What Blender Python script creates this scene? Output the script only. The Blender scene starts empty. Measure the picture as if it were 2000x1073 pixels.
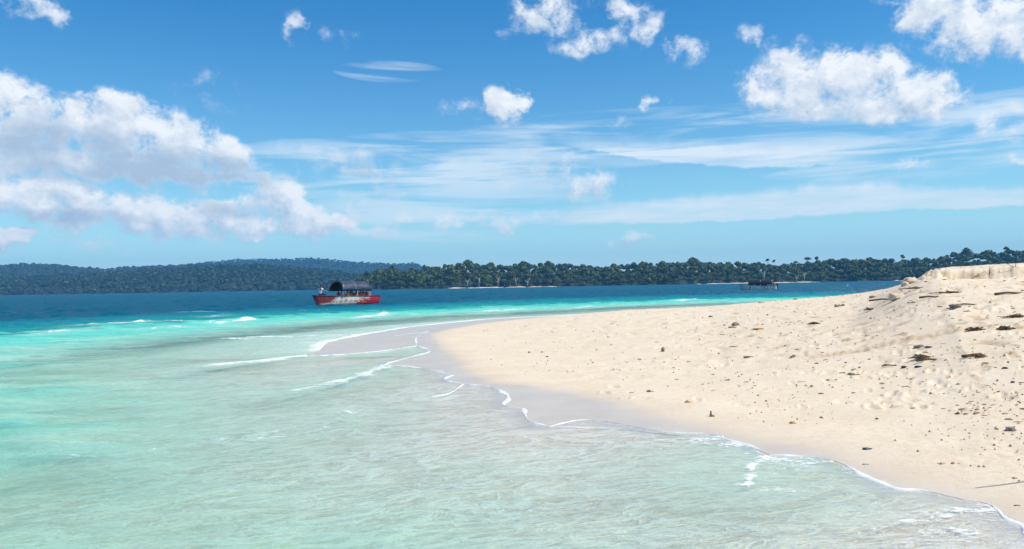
import bpy, bmesh, math, random
import numpy as np
from mathutils import Matrix, Vector
R = math.radians
rng = np.random.default_rng(7)
random.seed(7)
SC = bpy.context.scene
COL = SC.collection

# ------------------------------------------------------------------ camera
F, CAMZ = 1570.0, 1.7
PITCH, ROLL = math.atan(22.2 / F), math.atan(0.0173)
fwd = np.array([0, math.cos(PITCH), math.sin(PITCH)])
_r0 = np.array([1.0, 0, 0]); _u0 = np.cross(_r0, fwd)
RT = _r0 * math.cos(ROLL) - _u0 * math.sin(ROLL); UP = np.cross(RT, fwd)
cd = bpy.data.cameras.new('camera'); cam = bpy.data.objects.new('camera', cd); COL.objects.link(cam)
cd.sensor_width = 36; cd.lens = 36 * F / 2000; cd.clip_start = 0.05; cd.clip_end = 12000
m = Matrix.Identity(4)
for i in range(3):
    m[i][0] = RT[i]; m[i][1] = UP[i]; m[i][2] = -fwd[i]
m[2][3] = CAMZ
cam.matrix_world = m
SC.camera = cam

# ------------------------------------------------------------------ exposure, sun
SC.view_settings.view_transform = 'Standard'; SC.view_settings.look = 'None'
SC.view_settings.exposure = 0.42; SC.view_settings.gamma = 1.0
SC.view_settings.use_curve_mapping = False
cy = SC.cycles
cy.max_bounces = 6; cy.diffuse_bounces = 2; cy.glossy_bounces = 2; cy.transmission_bounces = 2; cy.volume_bounces = 0; cy.transparent_max_bounces = 8
cy.use_adaptive_sampling = True; cy.adaptive_threshold = 0.015
SUN_AZ, SUN_EL = R(106), R(55)
sv = Vector((math.sin(SUN_AZ) * math.cos(SUN_EL), math.cos(SUN_AZ) * math.cos(SUN_EL), math.sin(SUN_EL)))
sd = bpy.data.lights.new('sun', 'SUN'); sd.energy = 3.6; sd.angle = R(0.53); sd.color = (1.0, 0.945, 0.85)
so = bpy.data.objects.new('sun', sd); COL.objects.link(so)
so.rotation_euler = sv.to_track_quat('Z', 'Y').to_euler(); so.location = (0, 0, 60)


# ------------------------------------------------------------------ node maths helper
class X_:
    """a scalar socket with arithmetic"""
    def __init__(s, nt, sock): s.nt, s.s = nt, sock
    def _m(s, op, *a, clamp=False):
        n = s.nt.nodes.new('ShaderNodeMath'); n.operation = op; n.use_clamp = clamp
        for i, v in enumerate((s,) + a):
            if isinstance(v, X_): s.nt.links.new(v.s, n.inputs[i])
            else: n.inputs[i].default_value = v
        return X_(s.nt, n.outputs[0])
    def __add__(s, o): return s._m('ADD', o)
    __radd__ = __add__
    def __sub__(s, o): return s._m('SUBTRACT', o)
    def __rsub__(s, o): return s._m('MULTIPLY', -1.0)._m('ADD', o)
    def __mul__(s, o): return s._m('MULTIPLY', o)
    __rmul__ = __mul__
    def __truediv__(s, o): return s._m('DIVIDE', o)
    def max(s, o): return s._m('MAXIMUM', o)
    def min(s, o): return s._m('MINIMUM', o)
    def smax(s, o, k=0.15): return s._m('MAXIMUM', o)
    def pow(s, o): return s._m('POWER', o)
    def exp(s): return s._m('EXPONENT')
    def abs(s): return s._m('ABSOLUTE')
    def clamp(s): return s._m('ADD', 0.0, clamp=True)
    def sstep(s, a, b, lo=0.0, hi=1.0):
        n = s.nt.nodes.new('ShaderNodeMapRange'); n.interpolation_type = 'SMOOTHSTEP'
        s.nt.links.new(s.s, n.inputs[0])
        for i, v in enumerate((a, b, lo, hi)): n.inputs[i + 1].default_value = v
        return X_(s.nt, n.outputs[0])


def lk(nt, a, b): nt.links.new(a.s if isinstance(a, X_) else a, b)
def comb(nt, x, y, z=0.0):
    n = nt.nodes.new('ShaderNodeCombineXYZ')
    for i, v in enumerate((x, y, z)):
        if isinstance(v, X_): lk(nt, v, n.inputs[i])
        else: n.inputs[i].default_value = v
    return n.outputs[0]
def noise(nt, vec, scale=1.0, detail=4.0, rough=0.55, dist=0.0, dim='3D'):
    n = nt.nodes.new('ShaderNodeTexNoise'); n.noise_dimensions = dim
    if vec is not None: lk(nt, vec, n.inputs['Vector'])
    n.inputs['Scale'].default_value = scale; n.inputs['Detail'].default_value = detail
    n.inputs['Roughness'].default_value = rough; n.inputs['Distortion'].default_value = dist
    return X_(nt, n.outputs[0])
def mix(nt, f, a, b, t='RGBA', blend='MIX'):
    n = nt.nodes.new('ShaderNodeMix'); n.data_type = t; n.blend_type = blend
    ia, ib, o = (6, 7, 2) if t == 'RGBA' else (2, 3, 0)
    for i, v in ((0, f), (ia, a), (ib, b)):
        if isinstance(v, X_) or isinstance(v, bpy.types.NodeSocket): lk(nt, v, n.inputs[i])
        elif isinstance(v, (tuple, list)): n.inputs[i].default_value = tuple(v) + ((1,) if len(v) == 3 else ())
        else: n.inputs[i].default_value = v
    return n.outputs[o]
def mapping(nt, vec, scale=(1, 1, 1), rot=(0, 0, 0), loc=(0, 0, 0)):
    n = nt.nodes.new('ShaderNodeMapping'); lk(nt, vec, n.inputs[0])
    n.inputs['Scale'].default_value = scale; n.inputs['Rotation'].default_value = rot; n.inputs['Location'].default_value = loc
    return n.outputs[0]
def sepxyz(nt, v):
    n = nt.nodes.new('ShaderNodeSeparateXYZ'); lk(nt, v, n.inputs[0]); return [X_(nt, o) for o in n.outputs]
def attr(nt, name):
    n = nt.nodes.new('ShaderNodeAttribute'); n.attribute_name = name; return n
def curve(nt, x, pts):
    """piecewise smooth map of a scalar in 0..1"""
    n = nt.nodes.new('ShaderNodeFloatCurve'); c = n.mapping.curves[0]
    while len(c.points) > 2: c.points.remove(c.points[1])
    c.points[0].location = pts[0]; c.points[-1].location = pts[-1]
    for p in pts[1:-1]: c.points.new(*p)
    n.mapping.use_clip = False; n.mapping.update(); lk(nt, x, n.inputs[1]); return X_(nt, n.outputs[0])


# ------------------------------------------------------------------ world: sky with clouds
def ray(px, py): return fwd + RT * (px - 1000) / F - UP * (py - 536.5) / F
def azel(px, py):
    d = ray(px, py); d = d / np.linalg.norm(d)
    return math.degrees(math.atan2(d[0], d[1])), math.degrees(math.asin(d[2]))

W = bpy.data.worlds.new('World'); SC.world = W; W.use_nodes = True
W.cycles.sampling_method = 'MANUAL'; W.cycles.sample_map_resolution = 256
nt = W.node_tree; nt.nodes.clear()
out = nt.nodes.new('ShaderNodeOutputWorld'); bg = nt.nodes.new('ShaderNodeBackground')
sky = nt.nodes.new('ShaderNodeTexSky'); sky.sky_type = 'NISHITA'; sky.sun_disc = False
sky.sun_elevation = SUN_EL; sky.sun_rotation = SUN_AZ; sky.air_density = 1.0; sky.dust_density = 0.6; sky.ozone_density = 2.0
bg.inputs['Strength'].default_value = 0.10
tc = nt.nodes.new('ShaderNodeTexCoord')
x, y, z = sepxyz(nt, tc.outputs['Generated'])
U = x._m('ARCTAN2', y) * 57.2958
V = z._m('ARCSINE') * 57.2958

# cumulus heaps: centre, half sizes (in the photograph's own measure, turned into bearings and elevations), weight
CUM = [(40,205,75,55,1),(15,265,110,70,1),(165,235,75,52,1),(245,245,90,60,1),(330,275,90,58,1),(420,305,85,52,1),(500,345,80,30,0.58),(250,315,270,45,1),(60,300,150,55,0.9),(600,300,50,18,0.22),(50,375,110,48,1),(150,405,120,46,1),(290,415,150,42,1),(420,425,130,44,1),(550,400,75,46,1),(600,440,100,34,1),(430,455,240,18,0.58),(15,465,55,24,1),(490,474,60,13,0.5),(180,480,120,16,0.29),(730,355,60,42,0.3),(660,315,70,24,0.3),(760,390,50,22,0.26),(705,408,38,22,0.46),(985,205,36,30,0.9),(925,212,50,24,0.31),(1065,25,75,42,0.56),(1140,78,72,36,0.59),(1180,70,50,26,0.37),(1215,20,50,38,0.52),(1265,55,48,34,0.52),(1342,88,42,28,0.51),(1005,60,30,18,0.25),(1530,160,88,60,1),(1620,158,100,62,1),(1700,175,100,62,1),(1790,190,88,52,1),(1600,195,120,38,1),(1830,20,110,62,1),(1930,50,110,68,1),(2040,40,120,80,1),(1790,80,50,30,0.31),(1960,240,90,42,0.45),(2060,255,90,40,0.5),(1150,362,62,30,0.54),(1080,330,75,38,0.29),(1050,345,60,26,0.29),(900,430,110,26,0.36),(1000,440,120,20,0.32),(820,440,120,18,0.29),(1100,425,70,22,0.29),(75,18,55,26,0.45),(30,0,40,20,0.31),(572,48,18,34,0.31),(645,60,28,16,0.19),(1230,475,30,16,0.38),(1265,478,20,10,0.25),(1284,200,17,11,0.37),(1785,322,34,18,0.34),(1990,308,26,14,0.37),(1465,70,26,16,0.31),(1535,88,50,12,0.22),(410,170,50,24,0.14),(1210,230,24,12,0.19)]
GREY = [(330,335,230,55,1),(480,345,100,35,.8),(90,290,130,70,.8),(180,280,120,50,.6),(730,355,80,60,.8),(640,310,80,30,.6),(130,425,170,22,.7),(450,410,90,22,.5),(330,460,150,12,.3),
        (1060,340,80,40,.5),(1100,425,80,24,.5),(1160,385,60,14,.4),(1640,225,160,16,.3),(10,300,80,30,.4),(90,240,60,40,.4)]


def group(name, ins, outs):
    g = bpy.data.node_groups.new(name, 'ShaderNodeTree')
    for i in ins: g.interface.new_socket(name=i, in_out='INPUT', socket_type='NodeSocketFloat')
    for o in outs: g.interface.new_socket(name=o, in_out='OUTPUT', socket_type='NodeSocketFloat')
    return g, g.nodes.new('NodeGroupInput'), g.nodes.new('NodeGroupOutput')
def ell(u, v, e):
    cx, cy, a, b, w = e
    u0, v0 = azel(cx, cy); ua = abs(azel(cx + a, cy)[0] - u0); vb = abs(azel(cx, cy - b)[1] - v0)
    du = (u - u0) * (1 / ua); dv = (v - v0) * (1 / vb)
    return w - (du * du + dv * dv) * w
g, gi, go = group('cloud_field', ['u', 'v'], ['field', 'mask'])
u, v = X_(g, gi.outputs[0]), X_(g, gi.outputs[1])
warp = noise(g, comb(g, u, v), 0.38, 5, 0.6, dim='2D') - 0.5
warp2 = noise(g, comb(g, u + 31, v + 7), 0.35, 3, 0.5, dim='2D') - 0.5
uw = u + warp * 4.2; vw = v + warp2 * 2.6
M = None
for e in CUM:
    k = ell(uw, vw, (e[0], e[1], e[2] * 1.18, e[3] * 1.18, e[4]) if e[4] >= .9 else e); M = k if M is None else M.smax(k, 0.12)
M = M.max(-1.0)
# heaps outside the frame, so that the sky goes on all round
far = noise(g, comb(g, u * 0.75, v * 1.5), 0.1, 3, 0.5, dim='2D').sstep(0.50, 0.66, -1.0, 0.9)
outm = (u.abs().sstep(36, 46)).max(v.sstep(24, 34))
M = M.max((far + 1.0) * outm - 1.0)
n1 = noise(g, comb(g, u, v * 1.15), 0.55, 9, 0.56, 0.25, dim='2D') - 0.5
n2 = noise(g, comb(g, u + 50, v * 1.2), 1.9, 6, 0.6, 0.4, dim='2D')
n2 = (n2 - 0.5).abs() * 2.0
n3 = noise(g, comb(g, u + 11, v * 1.3), 3.4, 5, 0.65, 0.5, dim='2D') - 0.5
Fd = M + n1 * 2.5 - n2 * 0.35 + n3 * 0.5 + 0.06
g.links.new(Fd.s, go.inputs[0]); g.links.new(M.s, go.inputs[1])


def call(gr, *a):
    n = nt.nodes.new('ShaderNodeGroup'); n.node_tree = gr
    for i, v_ in enumerate(a): lk(nt, v_, n.inputs[i])
    return [X_(nt, o) for o in n.outputs]
f0, m0 = call(g, U, V)
f1, m1 = call(g, U + 0.55, V + 0.75)
dens = f0.sstep(-0.15, 0.85) * m0.sstep(-0.25, 0.62, 0.15, 1.0)
lit = ((f0 - f1) * 0.60 + 0.62).clamp()
grey = None
for e in GREY:
    k = ell(U, V, e); grey = k if grey is None else grey.smax(k, 0.1)
grey = grey.max(0.0) + (noise(nt, comb(nt, U, V * 1.6), 0.4, 5, 0.55, dim='2D') - 0.5) * 1.1
grey = (grey * 1.35).clamp() * f0.sstep(0.1, 0.9)
# thin high cloud: streaks and two long sheets
stre = noise(nt, mapping(nt, comb(nt, U, V), (0.075, 0.85, 1), (0, 0, R(-5))), 1.0, 6, 0.55, 0.3, dim='2D')
def ellm(cx, cy, a, b): return ell(U, V, (cx, cy, a, b, 1.0)).max(0.0)
veil = ellm(860,330,330,75).smax(ellm(1250,270,420,60), .2).smax(ellm(1700,300,500,70) * 0.7, .2).smax(ellm(1930,230,160,80), .2).smax(ellm(760,140,110,22) * 0.5, .1).smax(ellm(900,420,330,55) * 0.9, .1).smax(ellm(620,330,200,60) * 0.8, .1).smax(ellm(1450,240,300,40) * 0.6, .1)
cir = stre.sstep(0.38, 0.64) * veil.pow(0.55) * 0.74
cir = cir + (U.abs().sstep(36, 46).max(V.sstep(24, 34))) * stre.sstep(0.5, 0.75) * 0.4
def band(top, bot, soft_top, soft_bot):
    u0 = azel(900, 300)[0]; u1 = azel(2200, 300)[0]
    t = (U - u0) * (1 / (u1 - u0))
    def c(pts): return curve(nt, t, [((azel(a, b)[0] - u0) / (u1 - u0), azel(a, b)[1] / 20) for a, b in pts]) * 20.0
    wob = (noise(nt, comb(nt, U, V * 0.5), 0.7, 5, 0.6, dim='2D') - 0.5) * 0.5
    a = (V + wob - c(bot)).sstep(-soft_bot, soft_bot); b = (c(top) - V + wob * 1.3).sstep(-soft_top, soft_top)
    return a * b
bA = band([(900,215),(1100,268),(1300,282),(1500,292),(1750,292),(2200,280)], [(900,232),(1100,282),(1220,305),(1350,320),(1500,327),(1700,318),(2200,300)], 0.7, 0.12)
bA = bA * U.sstep(azel(1060,300)[0], azel(1180,300)[0]) * U.sstep(azel(1580,300)[0], azel(1760,300)[0], 1.0, 0.0)
bB = band([(900,440),(1100,408),(1250,395),(1450,378),(1700,362),(1850,370),(2200,360)], [(900,445),(1120,437),(1300,436),(1500,428),(1700,414),(2200,400)], 0.35, 0.12)
bB = bB * U.sstep(azel(1040,300)[0], azel(1230,300)[0]) * U.sstep(60, 75, 1.0, 0.0)
fine = noise(nt, mapping(nt, comb(nt, U, V), (0.2, 1.6, 1), (0, 0, R(-3))), 1.0, 6, 0.6, 0.2, dim='2D').sstep(0.3, 0.7, 0.62, 1.0)
thin = (cir + bA * fine * 0.72 + bB * fine * 0.85).min(0.9)

hs = nt.nodes.new('ShaderNodeHueSaturation'); hs.inputs['Saturation'].default_value = 1.50; hs.inputs['Value'].default_value = 1.0
nt.links.new(sky.outputs[0], hs.inputs['Color'])
skyc = mix(nt, 1.0, hs.outputs[0], (0.50, 1.00, 1.06), blend='MULTIPLY')
skyc = mix(nt, (V._m('ABSOLUTE') * -0.155).exp() * 0.78, skyc, (5.7, 7.7, 8.9))
c1 = mix(nt, thin, skyc, (6.4, 7.2, 7.8))
lightc = mix(nt, lit, (3.2, 4.4, 5.8), (7.5, 7.7, 7.9))
cloudc = mix(nt, grey * 0.9, lightc, (3.2, 4.2, 5.4))
c2 = mix(nt, dens * 0.96, c1, cloudc)
lk(nt, c2, bg.inputs['Color']); nt.links.new(bg.outputs[0], out.inputs[0])


# ------------------------------------------------------------------ object helpers
def tag(o, label=None, cat=None, group=None, kind=None):
    if label: o['label'] = label
    if cat: o['category'] = cat
    if group: o['group'] = group
    if kind: o['kind'] = kind
    return o
def link(name, me, mat=None, parent=None):
    o = bpy.data.objects.new(name, me); COL.objects.link(o)
    if mat is not None and len(me.materials) == 0: me.materials.append(mat)
    if parent is not None: o.parent = parent
    return o
def empty(name, loc=(0, 0, 0), rz=0, label=None, cat=None, group=None):
    o = bpy.data.objects.new(name, None); COL.objects.link(o); o.location = loc; o.rotation_euler = (0, 0, rz)
    return tag(o, label, cat, group)
def np_mesh(name, V_, Q, smooth=True, attrs=None):
    """mesh from numpy verts (n,3) and faces (m,k)"""
    V_ = np.asarray(V_, np.float32); Q = np.asarray(Q, np.int32); k = Q.shape[1]
    me = bpy.data.meshes.new(name)
    me.vertices.add(len(V_)); me.vertices.foreach_set('co', V_.ravel())
    me.loops.add(Q.size); me.loops.foreach_set('vertex_index', Q.ravel())
    me.polygons.add(len(Q)); me.polygons.foreach_set('loop_start', np.arange(0, Q.size, k, dtype=np.int32))
    me.polygons.foreach_set('loop_total', np.full(len(Q), k, np.int32))
    me.polygons.foreach_set('use_smooth', np.full(len(Q), smooth))
    me.update(calc_edges=True)
    for n_, a in (attrs or {}).items():
        at_ = me.attributes.new(n_, 'FLOAT', 'POINT'); at_.data.foreach_set('value', np.asarray(a, np.float32).ravel())
    return me
def grid_faces(nr, nc, wrap=False):
    i = np.arange(nr - 1)[:, None]; j = np.arange(nc if wrap else nc - 1)[None, :]
    j2 = (j + 1) % nc
    return np.stack([i * nc + j, (i + 1) * nc + j, (i + 1) * nc + j2, i * nc + j2], -1).reshape(-1, 4)
def bm_mesh(name, bm, smooth=False):
    me = bpy.data.meshes.new(name); bmesh.ops.recalc_face_normals(bm, faces=bm.faces)
    bm.to_mesh(me); bm.free()
    if smooth:
        for p in me.polygons: p.use_smooth = True
    return me
def add_box(bm, c, s, rz=0.0, bev=0.0):
    r = bmesh.ops.create_cube(bm, size=1.0)
    M_ = Matrix.Translation(c) @ Matrix.Rotation(rz, 4, 'Z') @ Matrix.Diagonal((s[0], s[1], s[2], 1))
    bmesh.ops.transform(bm, matrix=M_, verts=r['verts'])
    if bev > 0:
        es = list({e for v_ in r['verts'] for e in v_.link_edges})
        bmesh.ops.bevel(bm, geom=es, offset=bev, segments=1, affect='EDGES')
def add_tube(bm, pts, rad, n=8, caps=True):
    pts = [Vector(p) for p in pts]; rads = rad if isinstance(rad, (list, tuple)) else [rad] * len(pts)
    rings = []; ref = None
    for i, p in enumerate(pts):
        d = (pts[min(i + 1, len(pts) - 1)] - pts[max(i - 1, 0)]).normalized()
        a = d.orthogonal().normalized() if ref is None else (ref - d * ref.dot(d)).normalized()
        ref = a; b = d.cross(a)
        rings.append([bm.verts.new(p + (a * math.cos(t) + b * math.sin(t)) * rads[i]) for t in [2 * math.pi * k / n for k in range(n)]])
    for r0, r1 in zip(rings[:-1], rings[1:]):
        for k in range(n): bm.faces.new((r0[k], r0[(k + 1) % n], r1[(k + 1) % n], r1[k]))
    if caps:
        bm.faces.new(rings[0][::-1]); bm.faces.new(rings[-1])

_P = rng.permutation(4096)
def _h(ix, iy, k): return _P[(_P[(_P[ix & 4095] + iy) & 4095] + k) & 4095] / 4096.0
def perlin(x, y, seed=0):
    ix = np.floor(x).astype(np.int64); iy = np.floor(y).astype(np.int64); fx = x - ix; fy = y - iy
    def gr(a, b, dx, dy):
        t = _h(a, b, seed) * 2 * np.pi; return np.cos(t) * dx + np.sin(t) * dy
    sx = fx * fx * fx * (fx * (fx * 6 - 15) + 10); sy = fy * fy * fy * (fy * (fy * 6 - 15) + 10)
    a = gr(ix, iy, fx, fy); b = gr(ix + 1, iy, fx - 1, fy); c = gr(ix, iy + 1, fx, fy - 1); d = gr(ix + 1, iy + 1, fx - 1, fy - 1)
    return (a + (b - a) * sx + (c + (d - c) * sx - a - (b - a) * sx) * sy) * 1.5
def fbm(x, y, o=4, seed=0, gain=0.5):
    s = 0; a = 1.0
    for i in range(o):
        s = s + a * perlin(x * 2 ** i + 17.3 * i, y * 2 ** i - 9.1 * i, seed + i); a *= gain
    return s
def sm(a, b, x):
    t = np.clip((x - a) / (b - a), 0, 1); return t * t * (3 - 2 * t)

# ------------------------------------------------------------------ the lie of the land
def at(px, py, z=0.0):
    d = ray(px, py); t = (z - CAMZ) / d[2]; return (float(d[0] * t), float(d[1] * t))
NEAR = [(2000,1030),(1962,1012),(1932,986),(1880,976),(1800,958),(1748,954),(1690,930),(1640,905),(1590,893),(1502,889),(1478,878),(1455,868),(1415,857),(1408,851),(1378,847),(1330,846),(1290,843),(1230,832),(1180,823),(1130,821),(1072,834),(1030,820),(1022,800),(985,792),(992,775),(960,756),(905,750),(868,742),(886,733),(850,726),(800,716),(752,713),(800,698),(840,686),(814,676)]
def catmull(P, n=4):
    P = [np.array(p, float) for p in P]; Q = []
    for i in range(len(P) - 1):
        p0, p1, p2, p3 = P[max(i - 1, 0)], P[i], P[i + 1], P[min(i + 2, len(P) - 1)]
        for k in range(n):
            t = k / n
            Q.append(0.5 * (2 * p1 + (p2 - p0) * t + (2 * p0 - 5 * p1 + 4 * p2 - p3) * t * t + (3 * p1 - p0 - 3 * p2 + p3) * t ** 3))
    Q.append(P[-1]); return np.array(Q)
N0 = [(30,-15),(14,-4),(8,0.5),(5.5,3),(4.3,4.2),(3.7,4.9)]
near_w = catmull(N0[2:] + [at(*p) for p in NEAR], 3)
tip_w = [at(*p) for p in [(700,690),(600,697),(596,693),(625,684)]]
far_w = [at(*p) for p in [(640,668),(700,656),(800,639),(960,623),(1100,616),(1370,600)]] + [(19,60),(26,64),(36,67),(60,69),(200,72)]
NP_ = np.vstack([np.array(N0[:2]), near_w, np.array(tip_w)]); FP_ = np.array([tip_w[-1]] + far_w)
POLY = np.vstack([NP_, np.array(far_w), np.array([(200,-60),(30,-60)])])
DRY = [(3.9,4.9)] + [at(p[0], p[1], 0.04) for p in [(2000,1012),(1900,962),(1750,928),(1600,872),(1500,858),(1400,836),(1300,812),(1200,785),(1100,765),(1040,752),(970,744),(920,728),(890,700),(868,680),(850,664),(846,655),(870,647),(960,633),(1100,621),(1380,602)]]
DRYP = np.array(DRY + [(24,60),(200,66),(200,-50),(20,-10)])
def dist(P, X, Y):
    d = np.full(X.shape, 1e9)
    for (ax, ay), (bx, by) in zip(P[:-1], P[1:]):
        ex, ey = bx - ax, by - ay; L = ex * ex + ey * ey + 1e-12
        t = np.clip(((X - ax) * ex + (Y - ay) * ey) / L, 0, 1)
        d = np.minimum(d, (X - ax - t * ex) ** 2 + (Y - ay - t * ey) ** 2)
    return np.sqrt(d)
def inside(P, X, Y):
    r = np.zeros(X.shape, bool)
    for (ax, ay), (bx, by) in zip(P, np.roll(P, -1, 0)):
        if ay == by: continue
        r ^= ((ay > Y) != (by > Y)) & (X < (bx - ax) * (Y - ay) / (by - ay) + ax)
    return r
KU = [0,.1,.23,.27,.324,.387,.416,.436,.467,.482,.55]; KV = [.85,.80,.70,.78,.86,.94,1.03,1.12,1.25,1.33,1.36]
def height(X, Y):
    """large shape only: beach, terrace, sea bed; also the signed distance from the water's edge"""
    near = (X > -90) & (X < 260) & (Y > -60) & (Y < 160)
    dn = np.full(X.shape, 300.0); df = dn.copy(); ins = np.zeros(X.shape, bool)
    dn[near] = dist(NP_, X[near], Y[near]); df[near] = dist(FP_, X[near], Y[near]); ins[near] = inside(POLY, X[near], Y[near])
    k = 2.5
    a = -k * np.log(np.exp(-dn / k) + np.exp(-df / k)); a = np.maximum(np.clip(a, 0, None), np.minimum(dn, df) * 0.5)
    rise = 0.035 * a + 0.065 * a * sm(0.3, 9, a); rise = 2.05 * (1 - np.exp(-rise / 2.05))
    zl = rise * np.interp(X / np.maximum(Y + 2, 3.0), KU, KV)
    wob = perlin(X * 0.9, Y * 0.9, 40) * 0.35
    G_ = sm(-2.2, 0.3, X - 0.525 * Y) * sm(14.5, 22.2, Y) * sm(3, 8, a); zl = zl + np.clip(1.68 - zl, 0, 1) * G_
    wf = 0.6 + 5.0 * sm(14.2, 17.5, X)
    T = sm(-0.75, 0.45, X - 0.525 * Y + 0.5 * wob) * sm(22.6 - wf * 0.5, 22.6 + wf * 0.5, Y + 0.10 * (X - 14) + wob)
    top = 1.98 + 0.04 * np.clip(X - 13, -2, 8) - 0.02 * np.clip(Y - 30, 0, 30)
    zl = zl + np.clip(top - zl, 0, 1.2) * T * sm(2, 8, a)
    b = np.minimum(dn, df)
    d0 = np.interp(X, [-30, -12, 2, 25], [11, 16, 32, 52])
    zs = -(0.05 * b + 0.0012 * b * b * (b < 60) + 4.32 * (b >= 60)) - 1.9 * sm(13, 31, b) - 4.3 * sm(d0 - 4, d0 + 48, b)
    return np.where(ins, zl, np.maximum(zs, -10.5)), np.where(ins, np.minimum(dn, df), -b), T
def full_height(X, Y, detail=True):
    Z, s, T = height(X, Y)
    dry = np.where(inside(DRYP, X, Y), 1.0, -1.0) * dist(DRYP[:22], X, Y)
    dry = dry + 0.08 * perlin(X * 1.1, Y * 1.1, 3) * np.clip(Y / 12, 0.4, 1.5)
    wetw = np.interp(Y, [5, 9, 14, 24, 40], [0.55, 0.75, 0.5, 0.55, 0.5])
    wet = 1 - sm(-wetw * 0.9, wetw * 1.5, dry)
    if not detail: return Z, s, wet, T
    clod_shade = np.zeros(Z.shape)
    D = sm(0.2, 1.6, dry)                                   # dry, walked-over sand
    Z = Z + D * (0.018 * fbm(X * 0.8, Y * 0.8, 3, 11) + 0.0)
    tr = sm(-0.25, 0.45, perlin(X * 0.22, Y * 0.22, 21) + 0.28 * sm(3, 12, s) - 0.12)   # how trampled
    lum = fbm(X * 2.6, Y * 2.6, 4, 31, 0.6)
    Z = Z + D * tr * 0.017 * lum
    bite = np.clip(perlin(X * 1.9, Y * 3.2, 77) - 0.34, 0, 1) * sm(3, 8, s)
    Z = Z - D * bite * 0.15
    reg = sm(2.2, 7, s) * D * (0.25 + 0.75 * sm(0.08, 0.42, X / np.maximum(Y, 3)))
    c1_ = np.clip(perlin(X * 3.4, Y * 1.9, 78) + 0.5 * perlin(X * 8, Y * 4, 79) - 0.56, 0, 1) * reg * sm(-0.3, 0.4, perlin(X * 0.3, Y * 0.5, 80) + 0.15)
    Z = Z + c1_ * (0.07 + 0.12 * np.clip(perlin(X * 11, Y * 7, 81), 0, 1))
    clod_shade = np.clip(c1_ * 4.0 + D * bite * 3.2 * reg, 0, 1)  # turned-up clods, plus hollows whose shade is put into the colour
    Z = Z + (s < 0) * 0.010 * fbm(X * 1.3, Y * 1.3, 3, 51) * sm(0.2, 2, -s)
    # broken face of the terrace
    edge = 4 * T * (1 - T)
    fr_ = fbm(X * 1.6, Y * 1.6, 5, 61, 0.65)
    edge = edge * (1 - 0.8 * sm(14.2, 17.0, X))
    Z = Z + edge * (0.22 * np.abs(fr_) - 0.08)
    clod_shade = np.clip(clod_shade + edge * sm(0.0, 0.35, 0.30 - np.abs(fr_)) * 0.75, 0, 1)
    clod_shade = np.clip(clod_shade + sm(11, 15, X) * sm(17, 21, Y) * sm(27, 23, Y) * sm(-.1, .5, fbm(X * 1.1, Y * 0.9, 4, 66)) * .16, 0, 1)
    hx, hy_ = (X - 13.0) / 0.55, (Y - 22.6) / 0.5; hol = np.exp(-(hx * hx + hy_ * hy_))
    Z = Z - 0.22 * hol; clod_shade = np.maximum(clod_shade, sm(0.25, 0.7, hol))  # dug hollow, its shadow painted in with the dark sand colour
    full_height.clod = clod_shade
    return Z, s, wet, T

# footprints and the drag mark, pressed into the sheet afterwards
def ground_at(px, py, z0=None):
    d = ray(px, py); t = np.linspace(3, 75, 6000) / d[1]
    X, Y, Zr = d[0] * t, d[1] * t, CAMZ + d[2] * t
    Zg = height(X, Y)[0]; hit = np.nonzero(Zg >= Zr)[0]
    i = hit[0] if len(hit) else -1
    return float(X[i]), float(Y[i])

def ring_angles(dense, half):
    a = np.linspace(-half, half, dense)                       # bearings from +Y, radians
    t = np.tan(half) * np.linspace(-1, 1, dense); a = np.arctan(t)
    rest = np.linspace(half, 2 * np.pi - half, 90)[1:-1]
    return np.concatenate([a, rest])
ang = ring_angles(860, R(38))
rad = np.concatenate([[0.0, 0.8, 1.8, 2.6, 3.2], 3.6 * np.exp(np.linspace(0, math.log(78 / 3.6), 450)), np.geomspace(82, 4300, 26)])
A_, R_ = np.meshgrid(ang, rad)
GX, GY = np.sin(A_) * R_, np.cos(A_) * R_
GZ, S, WET, TER = full_height(GX, GY); CLOD_SHADE = full_height.clod
prints = []
def walk(p0, p1, n, foot=0.27, wob=0.12):
    for k in range(n):
        t = k / max(n - 1, 1); x_ = p0[0] + (p1[0] - p0[0]) * t; y_ = p0[1] + (p1[1] - p0[1]) * t
        h_ = math.atan2(p1[1] - p0[1], p1[0] - p0[0]); sd_ = 0.12 * (1 if k % 2 else -1)
        prints.append((x_ - math.sin(h_) * sd_ + random.uniform(-wob, wob), y_ + math.cos(h_) * sd_ + random.uniform(-wob, wob), h_ + random.uniform(-.2, .2), foot, 0.035))
walk((4, 20), (16, 30), 24); walk((17, 17), (3, 34), 24); walk((9, 12), (13.5, 22), 17); walk((12, 15), (2, 19), 16); walk((14, 21), (8, 44), 30); walk((13, 18.5), (18.5, 20), 9); walk((6.5, 9.5), (11, 14.5), 10)
for k in range(210):
    px = random.uniform(1150, 2000); py = random.uniform(600, 800)
    if random.random() > (px - 1050) / 900: continue
    if py < 598 - (px - 1385) * 0.09 + 12: continue
    gx, gy = ground_at(px, py); prints.append((gx, gy, random.uniform(0, 3.14), random.uniform(.12, .3), random.uniform(.02, .045)))
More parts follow.
